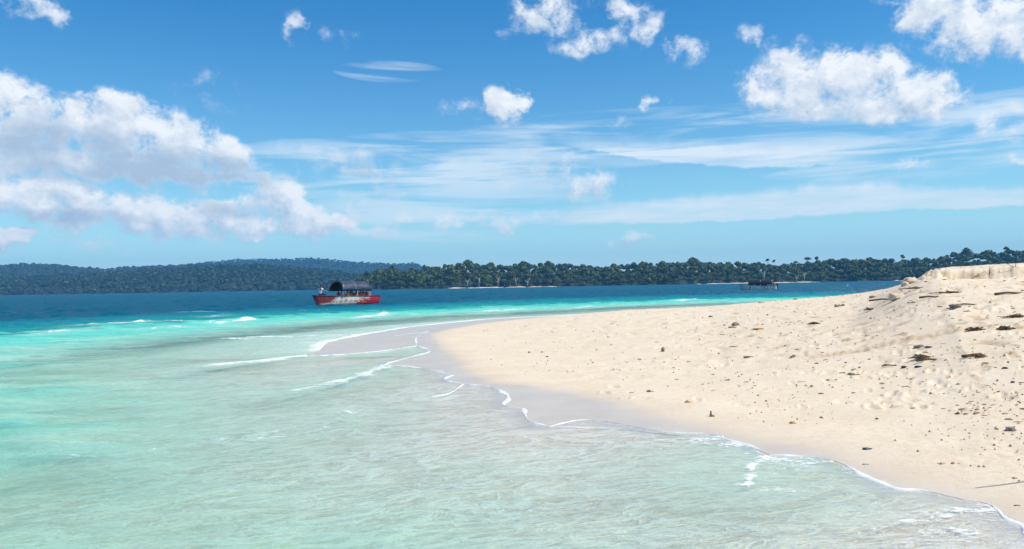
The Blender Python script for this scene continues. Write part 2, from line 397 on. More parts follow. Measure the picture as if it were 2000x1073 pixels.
for (x_, y_, h_, L_, dep) in prints:
    near_ = (np.abs(GX - x_) < 0.6) & (np.abs(GY - y_) < 0.6)
    if not near_.any(): continue
    dx, dy = GX[near_] - x_, GY[near_] - y_
    a_ = (dx * math.cos(h_) + dy * math.sin(h_)) / (L_ * 0.55); b_ = (-dx * math.sin(h_) + dy * math.cos(h_)) / (L_ * 0.27)
    r_ = np.sqrt(a_ * a_ + b_ * b_)
    GZ[near_] += -dep * (1 - sm(0.55, 1.05, r_)) + dep * 0.45 * np.exp(-((r_ - 1.35) / 0.28) ** 2)
TR = [ground_at(*p) for p in [(1610,694),(1680,684),(1750,668),(1820,655),(1875,643)]]
dtr = np.full(GX.shape, 9.0); nb = (GX > 0) & (GX < 30) & (GY > 5) & (GY < 40)
dtr[nb] = dist(np.array(TR), GX[nb], GY[nb])
TRK = np.exp(-(dtr / 0.22) ** 2)
GZ += TRK * (-0.035 + 0.075 * np.abs(fbm(GX * 4, GY * 4, 2, 88)))
GRIT = sm(0.1, 0.7, fbm(GX * 0.35, GY * 0.9, 3, 99) + 0.25) * (S > 0.5) + TRK
MUR = 0.5 + 0.5 * fbm(GX * 0.5, GY * 0.5, 3, 71)

# ------------------------------------------------------------------ materials
def new_mat(name):
    mt = bpy.data.materials.new(name); mt.use_nodes = True; n = mt.node_tree; n.nodes.clear()
    o = n.nodes.new('ShaderNodeOutputMaterial'); return mt, n, o
def bump(n, h, dist_, strength=1.0, normal=None):
    b = n.nodes.new('ShaderNodeBump'); b.inputs['Strength'].default_value = strength; b.inputs['Distance'].default_value = dist_
    lk(n, h, b.inputs['Height'])
    if normal is not None: lk(n, normal, b.inputs['Normal'])
    return b.outputs[0]
def simple(name, col, rough=0.7, var=0.15, scale=8.0, bmp=0.0, col2=None, metal=0.0, spec=0.4):
    mt, n, o = new_mat(name); p = n.nodes.new('ShaderNodeBsdfPrincipled'); t = n.nodes.new('ShaderNodeTexCoord')
    ns = noise(n, t.outputs['Object'], scale, 5, 0.6)
    c = mix(n, ns.sstep(0.35, 0.65), tuple(k * (1 - var) for k in col), col2 or tuple(min(1, k * (1 + var)) for k in col))
    lk(n, c, p.inputs['Base Color']); lk(n, ns * 0.3 + (rough - 0.15), p.inputs['Roughness']); p.inputs['Metallic'].default_value = metal
    p.inputs['Specular IOR Level'].default_value = spec
    if bmp: lk(n, bump(n, ns, bmp), p.inputs['Normal'])
    lk(n, p.outputs[0], o.inputs[0]); return mt

# sand: coral sand, wetness and shell grit from the ground's own values
SAND, n, o = new_mat('coral_sand'); p = n.nodes.new('ShaderNodeBsdfPrincipled'); geo = n.nodes.new('ShaderNodeNewGeometry')
P = geo.outputs['Position']
wet = X_(n, attr(n, 'wet').outputs['Fac']); grit = X_(n, attr(n, 'grit').outputs['Fac']); mur = X_(n, attr(n, 'murk').outputs['Fac']); sub = X_(n, attr(n, 'sub').outputs['Fac'])
a = noise(n, P, 1.2, 5, 0.6); b = noise(n, P, 14, 6, 0.7); c = noise(n, P, 160, 3, 0.6)
dry = mix(n, a.sstep(0.3, 0.7), (0.70, 0.57, 0.42), (0.74, 0.62, 0.475))
dry = mix(n, b.sstep(0.45, 0.8) * 0.5, dry, (0.58, 0.42, 0.26))
dry = mix(n, (X_(n, attr(n, 'clod').outputs['Fac']) + (b - 0.5) * 1.2).clamp() * 0.8, dry, (0.44, 0.30, 0.17))  # brown clods and painted shade of the hollows, in one mask
dry = mix(n, c.sstep(0.52, 0.75) * 0.35, dry, (0.48, 0.35, 0.23))
vo = n.nodes.new('ShaderNodeTexVoronoi'); vo.inputs['Scale'].default_value = 30; lk(n, P, vo.inputs['Vector'])
vsel = noise(n, P, 9, 2, 0.5).sstep(0.50, 0.62)
spk = (X_(n, vo.outputs['Distance']).sstep(0.10, 0.22, 1, 0)) * vsel * grit.clamp()
dry = mix(n, spk * 0.85, dry, mix(n, noise(n, P, 40, 1), (0.16, 0.08, 0.04), (0.5, 0.27, 0.13)))
wc = mix(n, a.sstep(0.35, 0.65), (0.54, 0.45, 0.355), (0.60, 0.50, 0.395))
wc = mix(n, c.sstep(0.5, 0.75) * 0.3, wc, (0.30, 0.23, 0.17))
bq = noise(n, mapping(n, P, (0.5, 1.2, 1), (0, 0, R(-10))), 2.4, 5, 0.65, 0.8)
bedc = mix(n, (b * 0.5 + bq * 0.5).sstep(0.38, 0.60), (0.58, 0.42, 0.27), (0.86, 0.71, 0.52))
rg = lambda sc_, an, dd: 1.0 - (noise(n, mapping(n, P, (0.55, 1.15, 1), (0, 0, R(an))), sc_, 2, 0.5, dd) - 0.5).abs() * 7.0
ridge = (rg(1.7, -14, 1.6).max(0.0).pow(2.0) * 0.8 + rg(4.2, 10, 1.2).max(0.0).pow(2.0) * 0.6 + rg(9.0, -25, 1.0).max(0.0).pow(2.0) * 0.3).clamp()  # ripple relief of the bed, also the mask of its painted light net
bedc = mix(n, ridge * 0.85, bedc, (0.97, 0.90, 0.74))  # bright net of refracted sunlight painted into the bed colour
bedc = mix(n, c.sstep(0.46, 0.66) * 0.45, bedc, (0.46, 0.31, 0.19))
bedc = mix(n, noise(n, P, 55, 3, 0.7).sstep(0.5, 0.68) * 0.5, bedc, (0.40, 0.30, 0.20))
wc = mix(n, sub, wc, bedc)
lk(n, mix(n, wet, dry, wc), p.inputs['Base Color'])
lk(n, wet.sstep(0.25, 0.95, 0.95, 0.30), p.inputs['Roughness']); lk(n, wet.sstep(0.3, 0.95, 0.15, 0.36), p.inputs['Specular IOR Level'])
hgt = b * 0.4 + c * 0.16 + noise(n, P, 45, 3, 0.6) * 0.3 + ridge * sub * 0.9
bp = n.nodes.new('ShaderNodeBump'); bp.inputs['Distance'].default_value = 0.02
lk(n, hgt, bp.inputs['Height']); lk(n, wet.sstep(0.2, 0.9, 0.85, 0.06).max(sub * 0.9), bp.inputs['Strength']); lk(n, bp.outputs[0], p.inputs['Normal'])
lk(n, p.outputs[0], o.inputs[0])

# sea water: ripples, mirror of the sky, tint growing with the depth of water below, foam where it breaks
SEA, n, o = new_mat('sea_water'); geo = n.nodes.new('ShaderNodeNewGeometry'); P = geo.outputs['Position']
dep = X_(n, attr(n, 'depth').outputs['Fac']); foam = X_(n, attr(n, 'foam').outputs['Fac']); rip = X_(n, attr(n, 'ripple').outputs['Fac'])
r1 = noise(n, mapping(n, P, (0.55, 1.25, 1), (0, 0, R(-14))), 2.2, 4, 0.55, 0.8)
r2 = noise(n, mapping(n, P, (0.7, 1.3, 1), (0, 0, R(22))), 7.5, 3, 0.55, 0.6)
r3 = noise(n, mapping(n, P, (0.35, 1.0, 1), (0, 0, R(-6))), 0.55, 4, 0.6, 0.5)
r4 = noise(n, mapping(n, P, (0.5, 1.2, 1), (0, 0, R(8))), 18, 2, 0.5, 0.4)
hh = r1 * 0.9 + r2 * 0.42 + r4 * 0.12 + r3 * rip * 3.0 + noise(n, mapping(n, P, (0.3, 1.0, 1), (0, 0, R(-10))), 0.17, 3, 0.5, 0.4) * rip.sstep(0.5, 1.0) * 7.0
bp = n.nodes.new('ShaderNodeBump'); lk(n, hh, bp.inputs['Height']); bp.inputs['Strength'].default_value = 1.0
lk(n, rip * 0.22 + 0.06, bp.inputs['Distance']); N = bp.outputs[0]
dotn = n.nodes.new('ShaderNodeVectorMath'); dotn.operation = 'DOT_PRODUCT'; lk(n, N, dotn.inputs[0]); lk(n, geo.outputs['Incoming'], dotn.inputs[1])
ct = X_(n, dotn.outputs['Value']).abs()
cr = (1.0 - (1.0 - ct * ct) * 0.5625)._m('SQRT')            # cosine inside the water
path = dep / cr.max(0.5)
murk = noise(n, mapping(n, P, (0.45, 1.1, 1), (0, 0, R(-12))), 1.1, 5, 0.62, 0.7).sstep(0.32, 0.68, 0.65, 1.5)
def ext(k): return (path * (-k)).exp()
tr_ = comb(n, ext(0.60), ext(0.05), ext(0.13))
tb = n.nodes.new('ShaderNodeBsdfTransparent'); lk(n, tr_, tb.inputs[0])
dc = dep * noise(n, mapping(n, P, (0.35, 1.0, 1), (0, 0, R(-16))), 0.8, 5, 0.6, 0.8).sstep(0.30, 0.70, 0.6, 1.7)
milk = X_(n, attr(n, 'milk').outputs['Fac'])
sc_ = mix(n, dc.sstep(0.12, 1.0), (0.44, 0.74, 0.52), (0.10, 0.64, 0.50))
sc_ = mix(n, dc.sstep(1.0, 2.7), sc_, (0.0, 0.26, 0.255))
sc_ = mix(n, dep.sstep(2.7, 5.2), sc_, (0.0, 0.20, 0.27))
sc_ = mix(n, dep.sstep(4.8, 8.4), sc_, (0.0, 0.095, 0.165))
sc_ = mix(n, milk * 0.8, sc_, (0.72, 0.86, 0.74))
db = n.nodes.new('ShaderNodeBsdfDiffuse'); lk(n, sc_, db.inputs[0])
bp2 = n.nodes.new('ShaderNodeBump'); lk(n, hh, bp2.inputs['Height']); bp2.inputs['Strength'].default_value = 0.95; lk(n, rip * 0.22 + 0.05, bp2.inputs['Distance']); lk(n, bp2.outputs[0], db.inputs['Normal'])
f_ = (1.0 - (path * murk * dep.sstep(0.06, 0.85, 0.07, 1.0) * -3.6).exp()).max(milk * 0.85)
mx = n.nodes.new('ShaderNodeMixShader'); lk(n, f_, mx.inputs[0]); lk(n, tb.outputs[0], mx.inputs[1]); lk(n, db.outputs[0], mx.inputs[2])
fr = n.nodes.new('ShaderNodeFresnel'); fr.inputs['IOR'].default_value = 1.33; lk(n, N, fr.inputs['Normal'])
gb = n.nodes.new('ShaderNodeBsdfGlossy'); lk(n, N, gb.inputs['Normal']); lk(n, rip * 0.16 + 0.05, gb.inputs['Roughness'])
m2 = n.nodes.new('ShaderNodeMixShader'); F_ = X_(n, fr.outputs[0]); lk(n, F_.sstep(0.03, 0.60, 0.0, 0.30) * rip.sstep(0.22, 0.6, 1.0, 0.50), m2.inputs[0]); lk(n, mx.outputs[0], m2.inputs[1]); lk(n, gb.outputs[0], m2.inputs[2])
fn = noise(n, mapping(n, P, (0.8, 1.3, 1)), 14, 6, 0.7, 0.8); fn2 = noise(n, mapping(n, P, (0.6, 1.2, 1)), 2.6, 4, 0.6, 0.8)
ff = foam + (fn - 0.5) * 3.0 + (fn2 - 0.5) * 2.2 - 0.52
ff = ff.sstep(0.0, 0.55) * foam.sstep(0.02, 0.25) * 0.82
fb = n.nodes.new('ShaderNodeBsdfDiffuse'); fb.inputs[0].default_value = (0.88, 0.89, 0.89, 1); lk(n, bump(n, fn, 0.02), fb.inputs['Normal'])
m3 = n.nodes.new('ShaderNodeMixShader'); lk(n, ff, m3.inputs[0]); lk(n, m2.outputs[0], m3.inputs[1]); lk(n, fb.outputs[0], m3.inputs[2])
lk(n, m3.outputs[0], o.inputs[0])

FOAM, n, o = new_mat('sea_foam'); p = n.nodes.new('ShaderNodeBsdfPrincipled'); geo = n.nodes.new('ShaderNodeNewGeometry')
fz = noise(n, geo.outputs['Position'], 70, 5, 0.65)
lk(n, mix(n, fz.sstep(0.35, 0.65), (0.82, 0.83, 0.83), (0.92, 0.92, 0.92)), p.inputs['Base Color']); p.inputs['Roughness'].default_value = 0.6
lk(n, bump(n, fz, 0.004), p.inputs['Normal'])
tl = n.nodes.new('ShaderNodeBsdfTranslucent'); tl.inputs[0].default_value = (0.95, 0.95, 0.94, 1); ms_ = n.nodes.new('ShaderNodeMixShader'); ms_.inputs[0].default_value = 0.2
lk(n, p.outputs[0], ms_.inputs[1]); lk(n, tl.outputs[0], ms_.inputs[2]); lk(n, ms_.outputs[0], o.inputs[0])

# ------------------------------------------------------------------ ground sheet and water sheet
gm = np_mesh('sand', np.stack([GX, GY, GZ], -1).reshape(-1, 3), grid_faces(len(rad), len(ang), True), True,
             {'wet': WET, 'grit': GRIT, 'murk': MUR, 'clod': np.clip(CLOD_SHADE + TRK * 0.7, 0, 1), 'sub': sm(0.0, 0.35, -S)})
tag(link('sand_ground', gm, SAND), 'pale sand spit sloping into clear shallow water', kind='structure')

wang = ring_angles(900, R(38))
wrad = np.concatenate([[0.0, 0.8, 1.8, 2.6, 3.2], 3.6 * np.exp(np.linspace(0, math.log(260 / 3.6), 440)), np.geomspace(264, 4300, 60)])
A_, R_ = np.meshgrid(wang, wrad); WX, WY = np.sin(A_) * R_, np.cos(A_) * R_
WZb, WS, _ww, _wt = full_height(WX, WY)
B = np.clip(-WS, 0, None)
ca, sa = math.cos(R(14)), math.sin(R(14))
AL, AC = WX * ca + WY * sa, -WX * sa + WY * ca
wp = fbm(WX * 0.25, WY * 0.25, 2, 120) * 1.4
w1 = perlin(AL * 0.16, AC * 0.55 + wp, 130); w2 = perlin(AL * 0.45 + wp, AC * 1.4, 131); w3 = fbm(AL * 1.1, AC * 2.4, 3, 132)
w0 = perlin(AL * 0.07, AC * 0.22 + wp * 0.3, 133)
amp = np.interp(B, [0, 1, 3, 8, 15, 28, 45, 300], [0.0, 0.008, 0.035, 0.065, 0.085, 0.11, 0.15, 0.18])
crest = lambda w: w + 0.6 * w * np.abs(w)
WZ = amp * (1.0 * crest(w1) + 0.55 * crest(w2) + 0.28 * w3 + 0.8 * w0 * sm(15, 45, B))
WAV = [([(1502,889),(1480,905),(1468,925),(1462,945)],.08,.004,.95,.07),([(436,713),(500,707),(570,699),(625,694)],0.28,.035,1.0,0.34),([(440,664),(520,661),(600,659),(690,656)],0.35,.05,.75,0.45),([(500,690),(590,680),(650,668)],0.3,.03,.45,.3),
       ([(560,768),(640,752),(700,738),(745,720),(775,708)],0.26,.022,.8,0.2),([(520,852),(600,836),(655,822),(692,803)],0.2,.03,.38,0.16),
       ([(0,905),(120,905),(230,897),(300,885)],.2,.035,.35,.1),([(110,875),(180,880),(240,872)],.25,.035,.33,.1),([(380,868),(520,862),(640,840)],.2,.03,.40,.1),
       ([(700,620),(735,617),(755,614)],.5,.08,1.1,.45),([(950,609),(990,607),(1018,605)],.5,.08,1.0,.4),([(1120,603),(1150,600)],.5,.06,.7,.5),([(1330,588),(1345,587),(1365,586)],.5,.06,.9,.5),
       ([(100,649),(128,646),(160,645)],.35,.08,1.0,.28),([(170,636),(200,634)],.35,.08,.9,.25),([(222,633),(245,632)],.35,.08,.9,.28),([(265,630),(285,628)],.3,.08,1.1,.3),([(330,629),(345,628)],.3,.07,.9,.3),([(425,631),(440,630)],.3,.07,1,.3),
       ([(466,627),(488,623)],.4,.09,1.2,.4),([(280,643),(310,640),(370,640)],.3,.05,.6,.2),([(60,653),(80,653)],.3,.06,.6,.2),([(395,631),(412,630)],.3,.06,.6,.2),([(380,611),(395,611)],.3,.06,.5,.3),([(415,619),(425,618)],.3,.06,.6,.3),([(820,611),(845,610)],.4,.05,.6,.3)]
FO = np.zeros(WX.shape); MK2 = np.zeros(WX.shape)
for pts, wd, h_, dn_, wf in WAV:
    pw = np.array([at(*q) for q in pts]); c0 = pw.min(0) - 2.5; c1_ = pw.max(0) + 2.5
    k = (WX > c0[0]) & (WX < c1_[0]) & (WY > c0[1]) & (WY < c1_[1])
    jx = 0.16 * perlin(WX[k] * 1.7, WY[k] * 1.7, 150)
    d_ = dist(pw, WX[k] + jx, WY[k] + jx)
    MK2[k] = np.maximum(MK2[k], 0.5 * min(1, dn_) * np.exp(-(d_ / 1.1) ** 2)); WZ[k] += h_ * np.exp(-(d_ / wd) ** 2); FO[k] = np.maximum(FO[k], dn_ * (1.2 if pts[0][1] < 660 and pts[0][0] < 600 else 1) * np.exp(-(d_ / wf) ** 2))
# foam where the sheet runs out on the sand, and the broken edge beyond the spit
dfar = np.full(WX.shape, 99.0); k = (WX > -20) & (WX < 60) & (WY > 20) & (WY < 80); dfar[k] = dist(FP_, WX[k], WY[k])
FO = np.maximum(FO, (WS < 0) * np.exp(-(dfar / 0.5) ** 2) * 1.0)
FO = np.maximum(FO, (WS < 0) * (WY > 10) * 0.5 * np.exp(-dfar / 2.4))
lace = sm(-0.35, 0.3, perlin(WX * 0.9, WY * 0.9, 160)) * sm(0.9, 2.2, WX)
FO = np.maximum(FO, (WS < 0) * (WY < 30) * (0.35 * np.exp(-B / 0.2) + (0.52 * lace) * np.exp(-(B / 1.5) ** 2)))
drop = sm(0.35, 0.9, perlin(AL * 0.35, AC * 0.9, 170)) * np.exp(-((B - 27) / 6) ** 2) * 0.42
FO = np.maximum(FO, drop)
FO = np.maximum(FO, sm(0.62, 0.95, perlin(AL * 0.55, AC * 1.5, 171)) * 0.6 * sm(18, 26, B) * np.exp(-np.clip(B - 40, 0, None) / 30))
MILK = (WS < 0) * (WY > 16) * np.exp(-dfar / 5.0) * 0.85
film = np.maximum(WZ, WZb + 0.006)
WZ = np.where(WS < 0, film, WZb - 0.05)
DEP = np.clip(WZ - WZb, 0, 11)
RIP = np.interp(B, [0, 0.6, 4, 12, 30, 60, 400], [0.03, 0.08, 0.16, 0.3, 0.75, 1.0, 1.0])
keep = WS > -1e9
wm = np_mesh('sea', np.stack([WX, WY, WZ], -1).reshape(-1, 3), grid_faces(len(wrad), len(wang), True), True, {'depth': DEP, 'foam': FO, 'ripple': RIP, 'milk': np.maximum(MILK, MK2)})
# drop the faces that lie wholly under dry sand
hid = (WS > 0.5).ravel()
bmq = grid_faces(len(wrad), len(wang), True); kq = ~hid[bmq].all(1)
bpy.data.meshes.remove(wm)
wm = np_mesh('sea', np.stack([WX, WY, WZ], -1).reshape(-1, 3), bmq[kq], True, {'depth': DEP, 'foam': FO, 'ripple': RIP, 'milk': np.maximum(MILK, MK2)})
tag(link('sea_water', wm, SEA), 'clear turquoise sea turning deep blue beyond the drop-off', kind='structure')

# foam beads along the edges of the water: soft ridges with real height
def bead(name, pts, w, jit, seed, smooth_n=8, label=None):
    c = catmull(pts, smooth_n); 
    seg = np.r_[0, np.cumsum(np.hypot(*np.diff(c, axis=0).T))]
    nn = max(12, int(seg[-1] / max(0.02, w * 0.5))); t = np.linspace(0, seg[-1], nn)
    cx, cy = np.interp(t, seg, c[:, 0]), np.interp(t, seg, c[:, 1])
    tx, ty = np.gradient(cx), np.gradient(cy); L = np.hypot(tx, ty) + 1e-9; nx, ny = -ty / L, tx / L
    off = jit * (perlin(t * 2.2, t * 0 + seed, seed) + 0.5 * perlin(t * 7, t * 0 + seed, seed + 1))
    cx += nx * off; cy += ny * off
    wv = w * np.clip(0.75 + 1.5 * perlin(t * 1.3, t * 0 + 3.3, seed + 2) + 0.5 * perlin(t * 6, t * 0 + 9, seed + 3), 0.15, 2.4)
    wv *= sm(0, 0.15, t) * sm(0, 0.15, seg[-1] - t) + 0.02
    K = 7; ph = np.linspace(0, np.pi, K); V_ = []
    for j in range(K):
        o_ = np.linspace(1, -1, K)[j] * wv * (0.5 + (0.25 * perlin(t * 18, t * 0 + j, seed + 5) if 0 < j < K - 1 else 0.2 * perlin(t * 15, t * 0 + 50 + j, seed + 6)))
        X__, Y__ = cx + nx * o_, cy + ny * o_
        zb = np.maximum(height(X__, Y__)[0], 0.002)
        V_.append(np.stack([X__, Y__, zb + 0.003 + np.sin(ph[j]) ** 2 * np.minimum(wv * 0.13, 0.0065) * (1 + 0.4 * perlin(t * 20, t * 0 + j * .4, seed + 7)) - (0.008 if j in (0, K - 1) else 0)], -1))
    V_ = np.stack(V_, 0).reshape(-1, 3)
    return V_, grid_faces(K, nn)
def beads(name, specs, label):
    Vs, Qs, o_ = [], [], 0
    for i, (pts, w, jit) in enumerate(specs):
        v_, q_ = bead(name, pts, w, jit, 200 + 11 * i); Vs.append(v_); Qs.append(q_ + o_); o_ += len(v_)
    tag(link(name, np_mesh(name, np.vstack(Vs), np.vstack(Qs)), FOAM), label, kind='stuff')
W_ = lambda L: [at(*q) for q in L]
nw = W_(NEAR)
beads('foam_line', [([(3.35, 5.2)] + nw[:10], 0.062, 0.016), (nw[9:21], 0.058, 0.014), (nw[20:29], 0.075, 0.02), (nw[28:], 0.075, 0.03),
      (W_([(1072,834),(1200,838),(1330,852)]), 0.02, 0.012)], 'thin white foam line at the run-up of the water on the near side of the spit')
beads('foam_ridge', [(W_([(814,676),(760,684),(700,690),(600,697)]), 0.045, 0.03), (W_([(840,650),(822,655),(812,664),(814,676)]), 0.05, 0.03), (W_([(770,658),(800,654),(828,653)]), 0.03, 0.02),
      (W_([(752,713),(700,733),(660,745)]), 0.10, 0.05), (W_([(905,750),(880,768),(845,775)]), 0.03, 0.02), (W_([(760,716),(820,719),(872,727)]), 0.03, 0.02)], 'thin foam ridges running over the wet end of the spit')
beads('surf_foam', [(W_([(615,682),(640,669),(700,656),(800,639),(880,630)]), 0.13, 0.08), (W_([(860,632),(960,623),(1100,616),(1250,607),(1390,599)]), 0.22, 0.08)], 'white surf breaking along the far side of the spit')

# ------------------------------------------------------------------ distant land
FOL, n, o = new_mat('rainforest_leaves'); p = n.nodes.new('ShaderNodeBsdfPrincipled'); oi = n.nodes.new('ShaderNodeObjectInfo'); geo = n.nodes.new('ShaderNodeNewGeometry')
tint = X_(n, attr(n, 'tint').outputs['Fac']); big = noise(n, geo.outputs['Position'], 0.045, 3, 0.6)
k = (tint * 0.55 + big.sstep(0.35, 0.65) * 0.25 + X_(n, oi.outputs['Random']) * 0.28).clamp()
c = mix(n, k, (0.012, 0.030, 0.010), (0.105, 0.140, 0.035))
lk(n, c, p.inputs['Base Color']); p.inputs['Roughness'].default_value = 0.65; p.inputs['Specular IOR Level'].default_value = 0.25
lk(n, p.outputs[0], o.inputs[0])
BARK = simple('pale_bark', (0.34, 0.31, 0.26), 0.9, 0.3, 0.6)
DEADW = simple('bleached_wood', (0.50, 0.47, 0.42), 0.9, 0.2, 0.6)
FLOOR = simple('forest_floor', (0.020, 0.032, 0.012), 0.95, 0.3, 0.05)
STRAND = simple('distant_sand', (0.62, 0.54, 0.43), 0.95, 0.12, 0.08)

def crown_arrays(seed, w, h, nl, nq, q0, q1, flat=0.55):
    """leaf clumps over several lobes: returns verts, quads, tint"""
    r = np.random.default_rng(seed); V_, T_ = [], []
    lob = []
    for i in range(nl):
        a_ = r.uniform(0, 2 * np.pi); d_ = w * 0.5 * (r.uniform(0.15, 0.72) if i else 0.0)
        lr = w * r.uniform(0.20, 0.33); zc = h * (0.80 - 0.55 * (2 * d_ / w) ** 1.6) - lr * 0.3 + r.uniform(-.08, .08) * h
        lob.append((math.cos(a_) * d_, math.sin(a_) * d_, max(zc, h * 0.22), lr, r.uniform(0, 1)))
    per = nq // nl
    for (cx_, cy_, cz_, lr, lt) in lob:
        for k_ in range(per):
            v_ = r.normal(size=3); v_ /= np.linalg.norm(v_)
            if v_[2] < -0.35: v_[2] *= -0.6
            rr = lr * r.uniform(0.78, 1.12); c_ = np.array([cx_ + v_[0] * rr, cy_ + v_[1] * rr, cz_ + v_[2] * rr * flat * 1.3])
            nrm = v_ + r.normal(size=3) * 0.42; nrm /= np.linalg.norm(nrm)
            t1 = np.cross(nrm, r.normal(size=3)); t1 /= np.linalg.norm(t1); t2 = np.cross(nrm, t1); s_ = r.uniform(q0, q1); s2 = s_ * r.uniform(.6, 1)
            base = [c_ - t1 * s_ * .5 - t2 * s2 * .3, c_ + t1 * s_ * .4 - t2 * s2 * .5, c_ + t1 * s_ * .55 + t2 * s2 * .35, c_ - t1 * s_ * .35 + t2 * s2 * .5]
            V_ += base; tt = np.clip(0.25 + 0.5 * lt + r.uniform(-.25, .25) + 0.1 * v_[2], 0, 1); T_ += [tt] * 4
    V_ = np.array(V_); Q_ = np.arange(len(V_)).reshape(-1, 4)
    # inner body of foliage behind the leaf clumps
    ico = []
    for (cx_, cy_, cz_, lr, lt) in lob:
        bm = bmesh.new(); bmesh.ops.create_icosphere(bm, subdivisions=1, radius=lr * 0.80)
        vs = np.array([v_.co[:] for v_ in bm.verts]) * np.array([1, 1, flat * 1.2]) * (1 + r.uniform(-.12, .12, (len(bm.verts), 1))) + (cx_, cy_, cz_)
        fs = np.array([[v_.index for v_ in f.verts] + [f.verts[2].index] for f in bm.faces]); bm.free()
        ico.append((vs, fs, lt))
    return V_, Q_, np.array(T_), ico
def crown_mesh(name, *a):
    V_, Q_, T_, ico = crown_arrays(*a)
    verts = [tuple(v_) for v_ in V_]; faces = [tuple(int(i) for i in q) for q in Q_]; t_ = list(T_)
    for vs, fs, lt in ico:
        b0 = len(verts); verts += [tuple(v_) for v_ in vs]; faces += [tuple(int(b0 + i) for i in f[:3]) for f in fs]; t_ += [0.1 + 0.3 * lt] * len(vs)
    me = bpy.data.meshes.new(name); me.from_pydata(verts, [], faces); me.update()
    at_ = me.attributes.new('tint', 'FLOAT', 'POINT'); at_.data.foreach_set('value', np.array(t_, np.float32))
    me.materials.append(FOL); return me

ISL = [(675,548),(700,533),(715,528),(760,523),(790,526),(825,523),(850,519),(885,517),(915,514),(965,517),(1000,516),(1030,513),(1075,516),(1130,516),(1165,523),(1205,518),(1245,514),(1300,512),(1370,512),(1430,513),(1450,514),(1500,516),(1545,515),(1570,513),(1600,509),(1640,505),(1680,507),(1720,506),(1760,510),(1800,502),(1845,498),(1890,493),(1950,490),(2000,487),(2100,484),(2300,482),(2500,500)]
HILLS = [('A', 1600, [(-300,530),(0,540),(80,537),(150,533),(280,524),(380,519),(440,514),(500,514),(560,517),(640,525),(700,534),(760,549),(800,560)]),
         ('B', 2200, [(-400,530),(-200,522),(0,516),(45,513),(105,514),(150,519),(205,524),(235,520),(300,518),(420,513),(520,517),(640,530),(720,545)]),
         ('C', 3000, [(200,545),(330,520),(400,511),(440,507),(500,504),(540,505),(600,502),(650,505),(690,510),(720,512),(770,514),(810,513),(835,519),(860,530),(900,545),(940,556)])]
def hy(px): return 558.7 - 0.0173 * (px - 1000)
def prof(P_, D_, px):
    xs, ys = zip(*P_); y_ = np.interp(px, xs, ys); return np.maximum(CAMZ + (hy(px) - y_) / F * D_, 0.0)

def land_sheet(name, P_, D_, depth_, canopy, label, mat, back=1.6):
    px = np.linspace(P_[0][0], P_[-1][0], 260); az = (px - 1000) / F
    H_ = np.clip(prof(P_, D_, px) - canopy, 0, None)
    rows = np.array([-0.12, 0.0, 0.03, 0.12, 0.3, 0.55, 0.8, 1.0, 1.25, back]); hz = np.array([-0.12, 0.008, 0.10, 0.32, 0.58, 0.78, 0.92, 1.0, 0.7, -0.1])
    PX, RW = np.meshgrid(px, rows); HZ = np.repeat(hz[:, None], len(px), 1)
    jag = 1 + 0.012 * perlin(px * 0.02, px * 0 + D_, 300)
    Y_ = D_ * jag[None, :] + RW * depth_; X__ = az[None, :] * Y_
    Z_ = np.where(HZ < 0, HZ * 20, HZ * H_[None, :] * (1 + RW * depth_ / D_ * 0.9)) + (RW >= 0) * 0.25
    o_ = link(name, np_mesh(name, np.stack([X__, Y_, Z_], -1).reshape(-1, 3), grid_faces(len(rows), len(px))), mat)
    tag(o_, label, kind='structure'); return o_
def land_z(P_, D_, depth_, canopy, px, row):
    H_ = np.clip(prof(P_, D_, px) - canopy, 0, None); f = np.interp(row, [0, 0.03, 0.12, 0.3, 0.55, 0.8, 1.0, 1.25], [0.008, 0.10, 0.32, 0.58, 0.78, 0.92, 1.0, 0.7])
    Y_ = D_ * (1 + 0.012 * perlin(px * 0.02, px * 0 + D_, 300)) + row * depth_
    return (px - 1000) / F * Y_, Y_, f * H_ * (1 + row * depth_ / D_ * 0.9) + 0.25

ID, IDEP = 900, 120
land_sheet('island_ground', ISL, ID, IDEP, 11, 'low wooded island behind the channel', FLOOR)
strand = [(860, 1100, 2.4), (1340, 1620, 1.6), (1720, 1830, 1.2)]
Vs, Qs, off_ = [], [], 0
for p0, p1, wdt in strand:
    px = np.linspace(p0, p1, 60); w_ = wdt * (0.6 + 0.5 * perlin(px * 0.05, px * 0, 310)) * sm(p0, p0 + 30, px) * (1 - sm(p1 - 30, p1, px)) + 0.1
    D0 = ID * (1 + 0.012 * perlin(px * 0.02, px * 0 + ID, 300)); az = (px - 1000) / F
    rws = [np.stack([az * (D0 - w_ - 3), D0 - w_ - 3, w_ * 0 - 0.3], -1), np.stack([az * (D0 - w_ * .5), D0 - w_ * .5, w_ * 0.10 + 0.2], -1), np.stack([az * (D0 + 1.5), D0 + 1.5, w_ * 0.2 + 0.6], -1), np.stack([az * (D0 + 9), D0 + 9, w_ * 0.0 + 0.3], -1)]
    Vs.append(np.vstack(rws)); Qs.append(grid_faces(4, 60) + off_); off_ += 240
tag(link('island_beach', np_mesh('island_beach', np.vstack(Vs), np.vstack(Qs)), STRAND), 'thin pale strip of sand at the foot of the island forest', kind='structure')

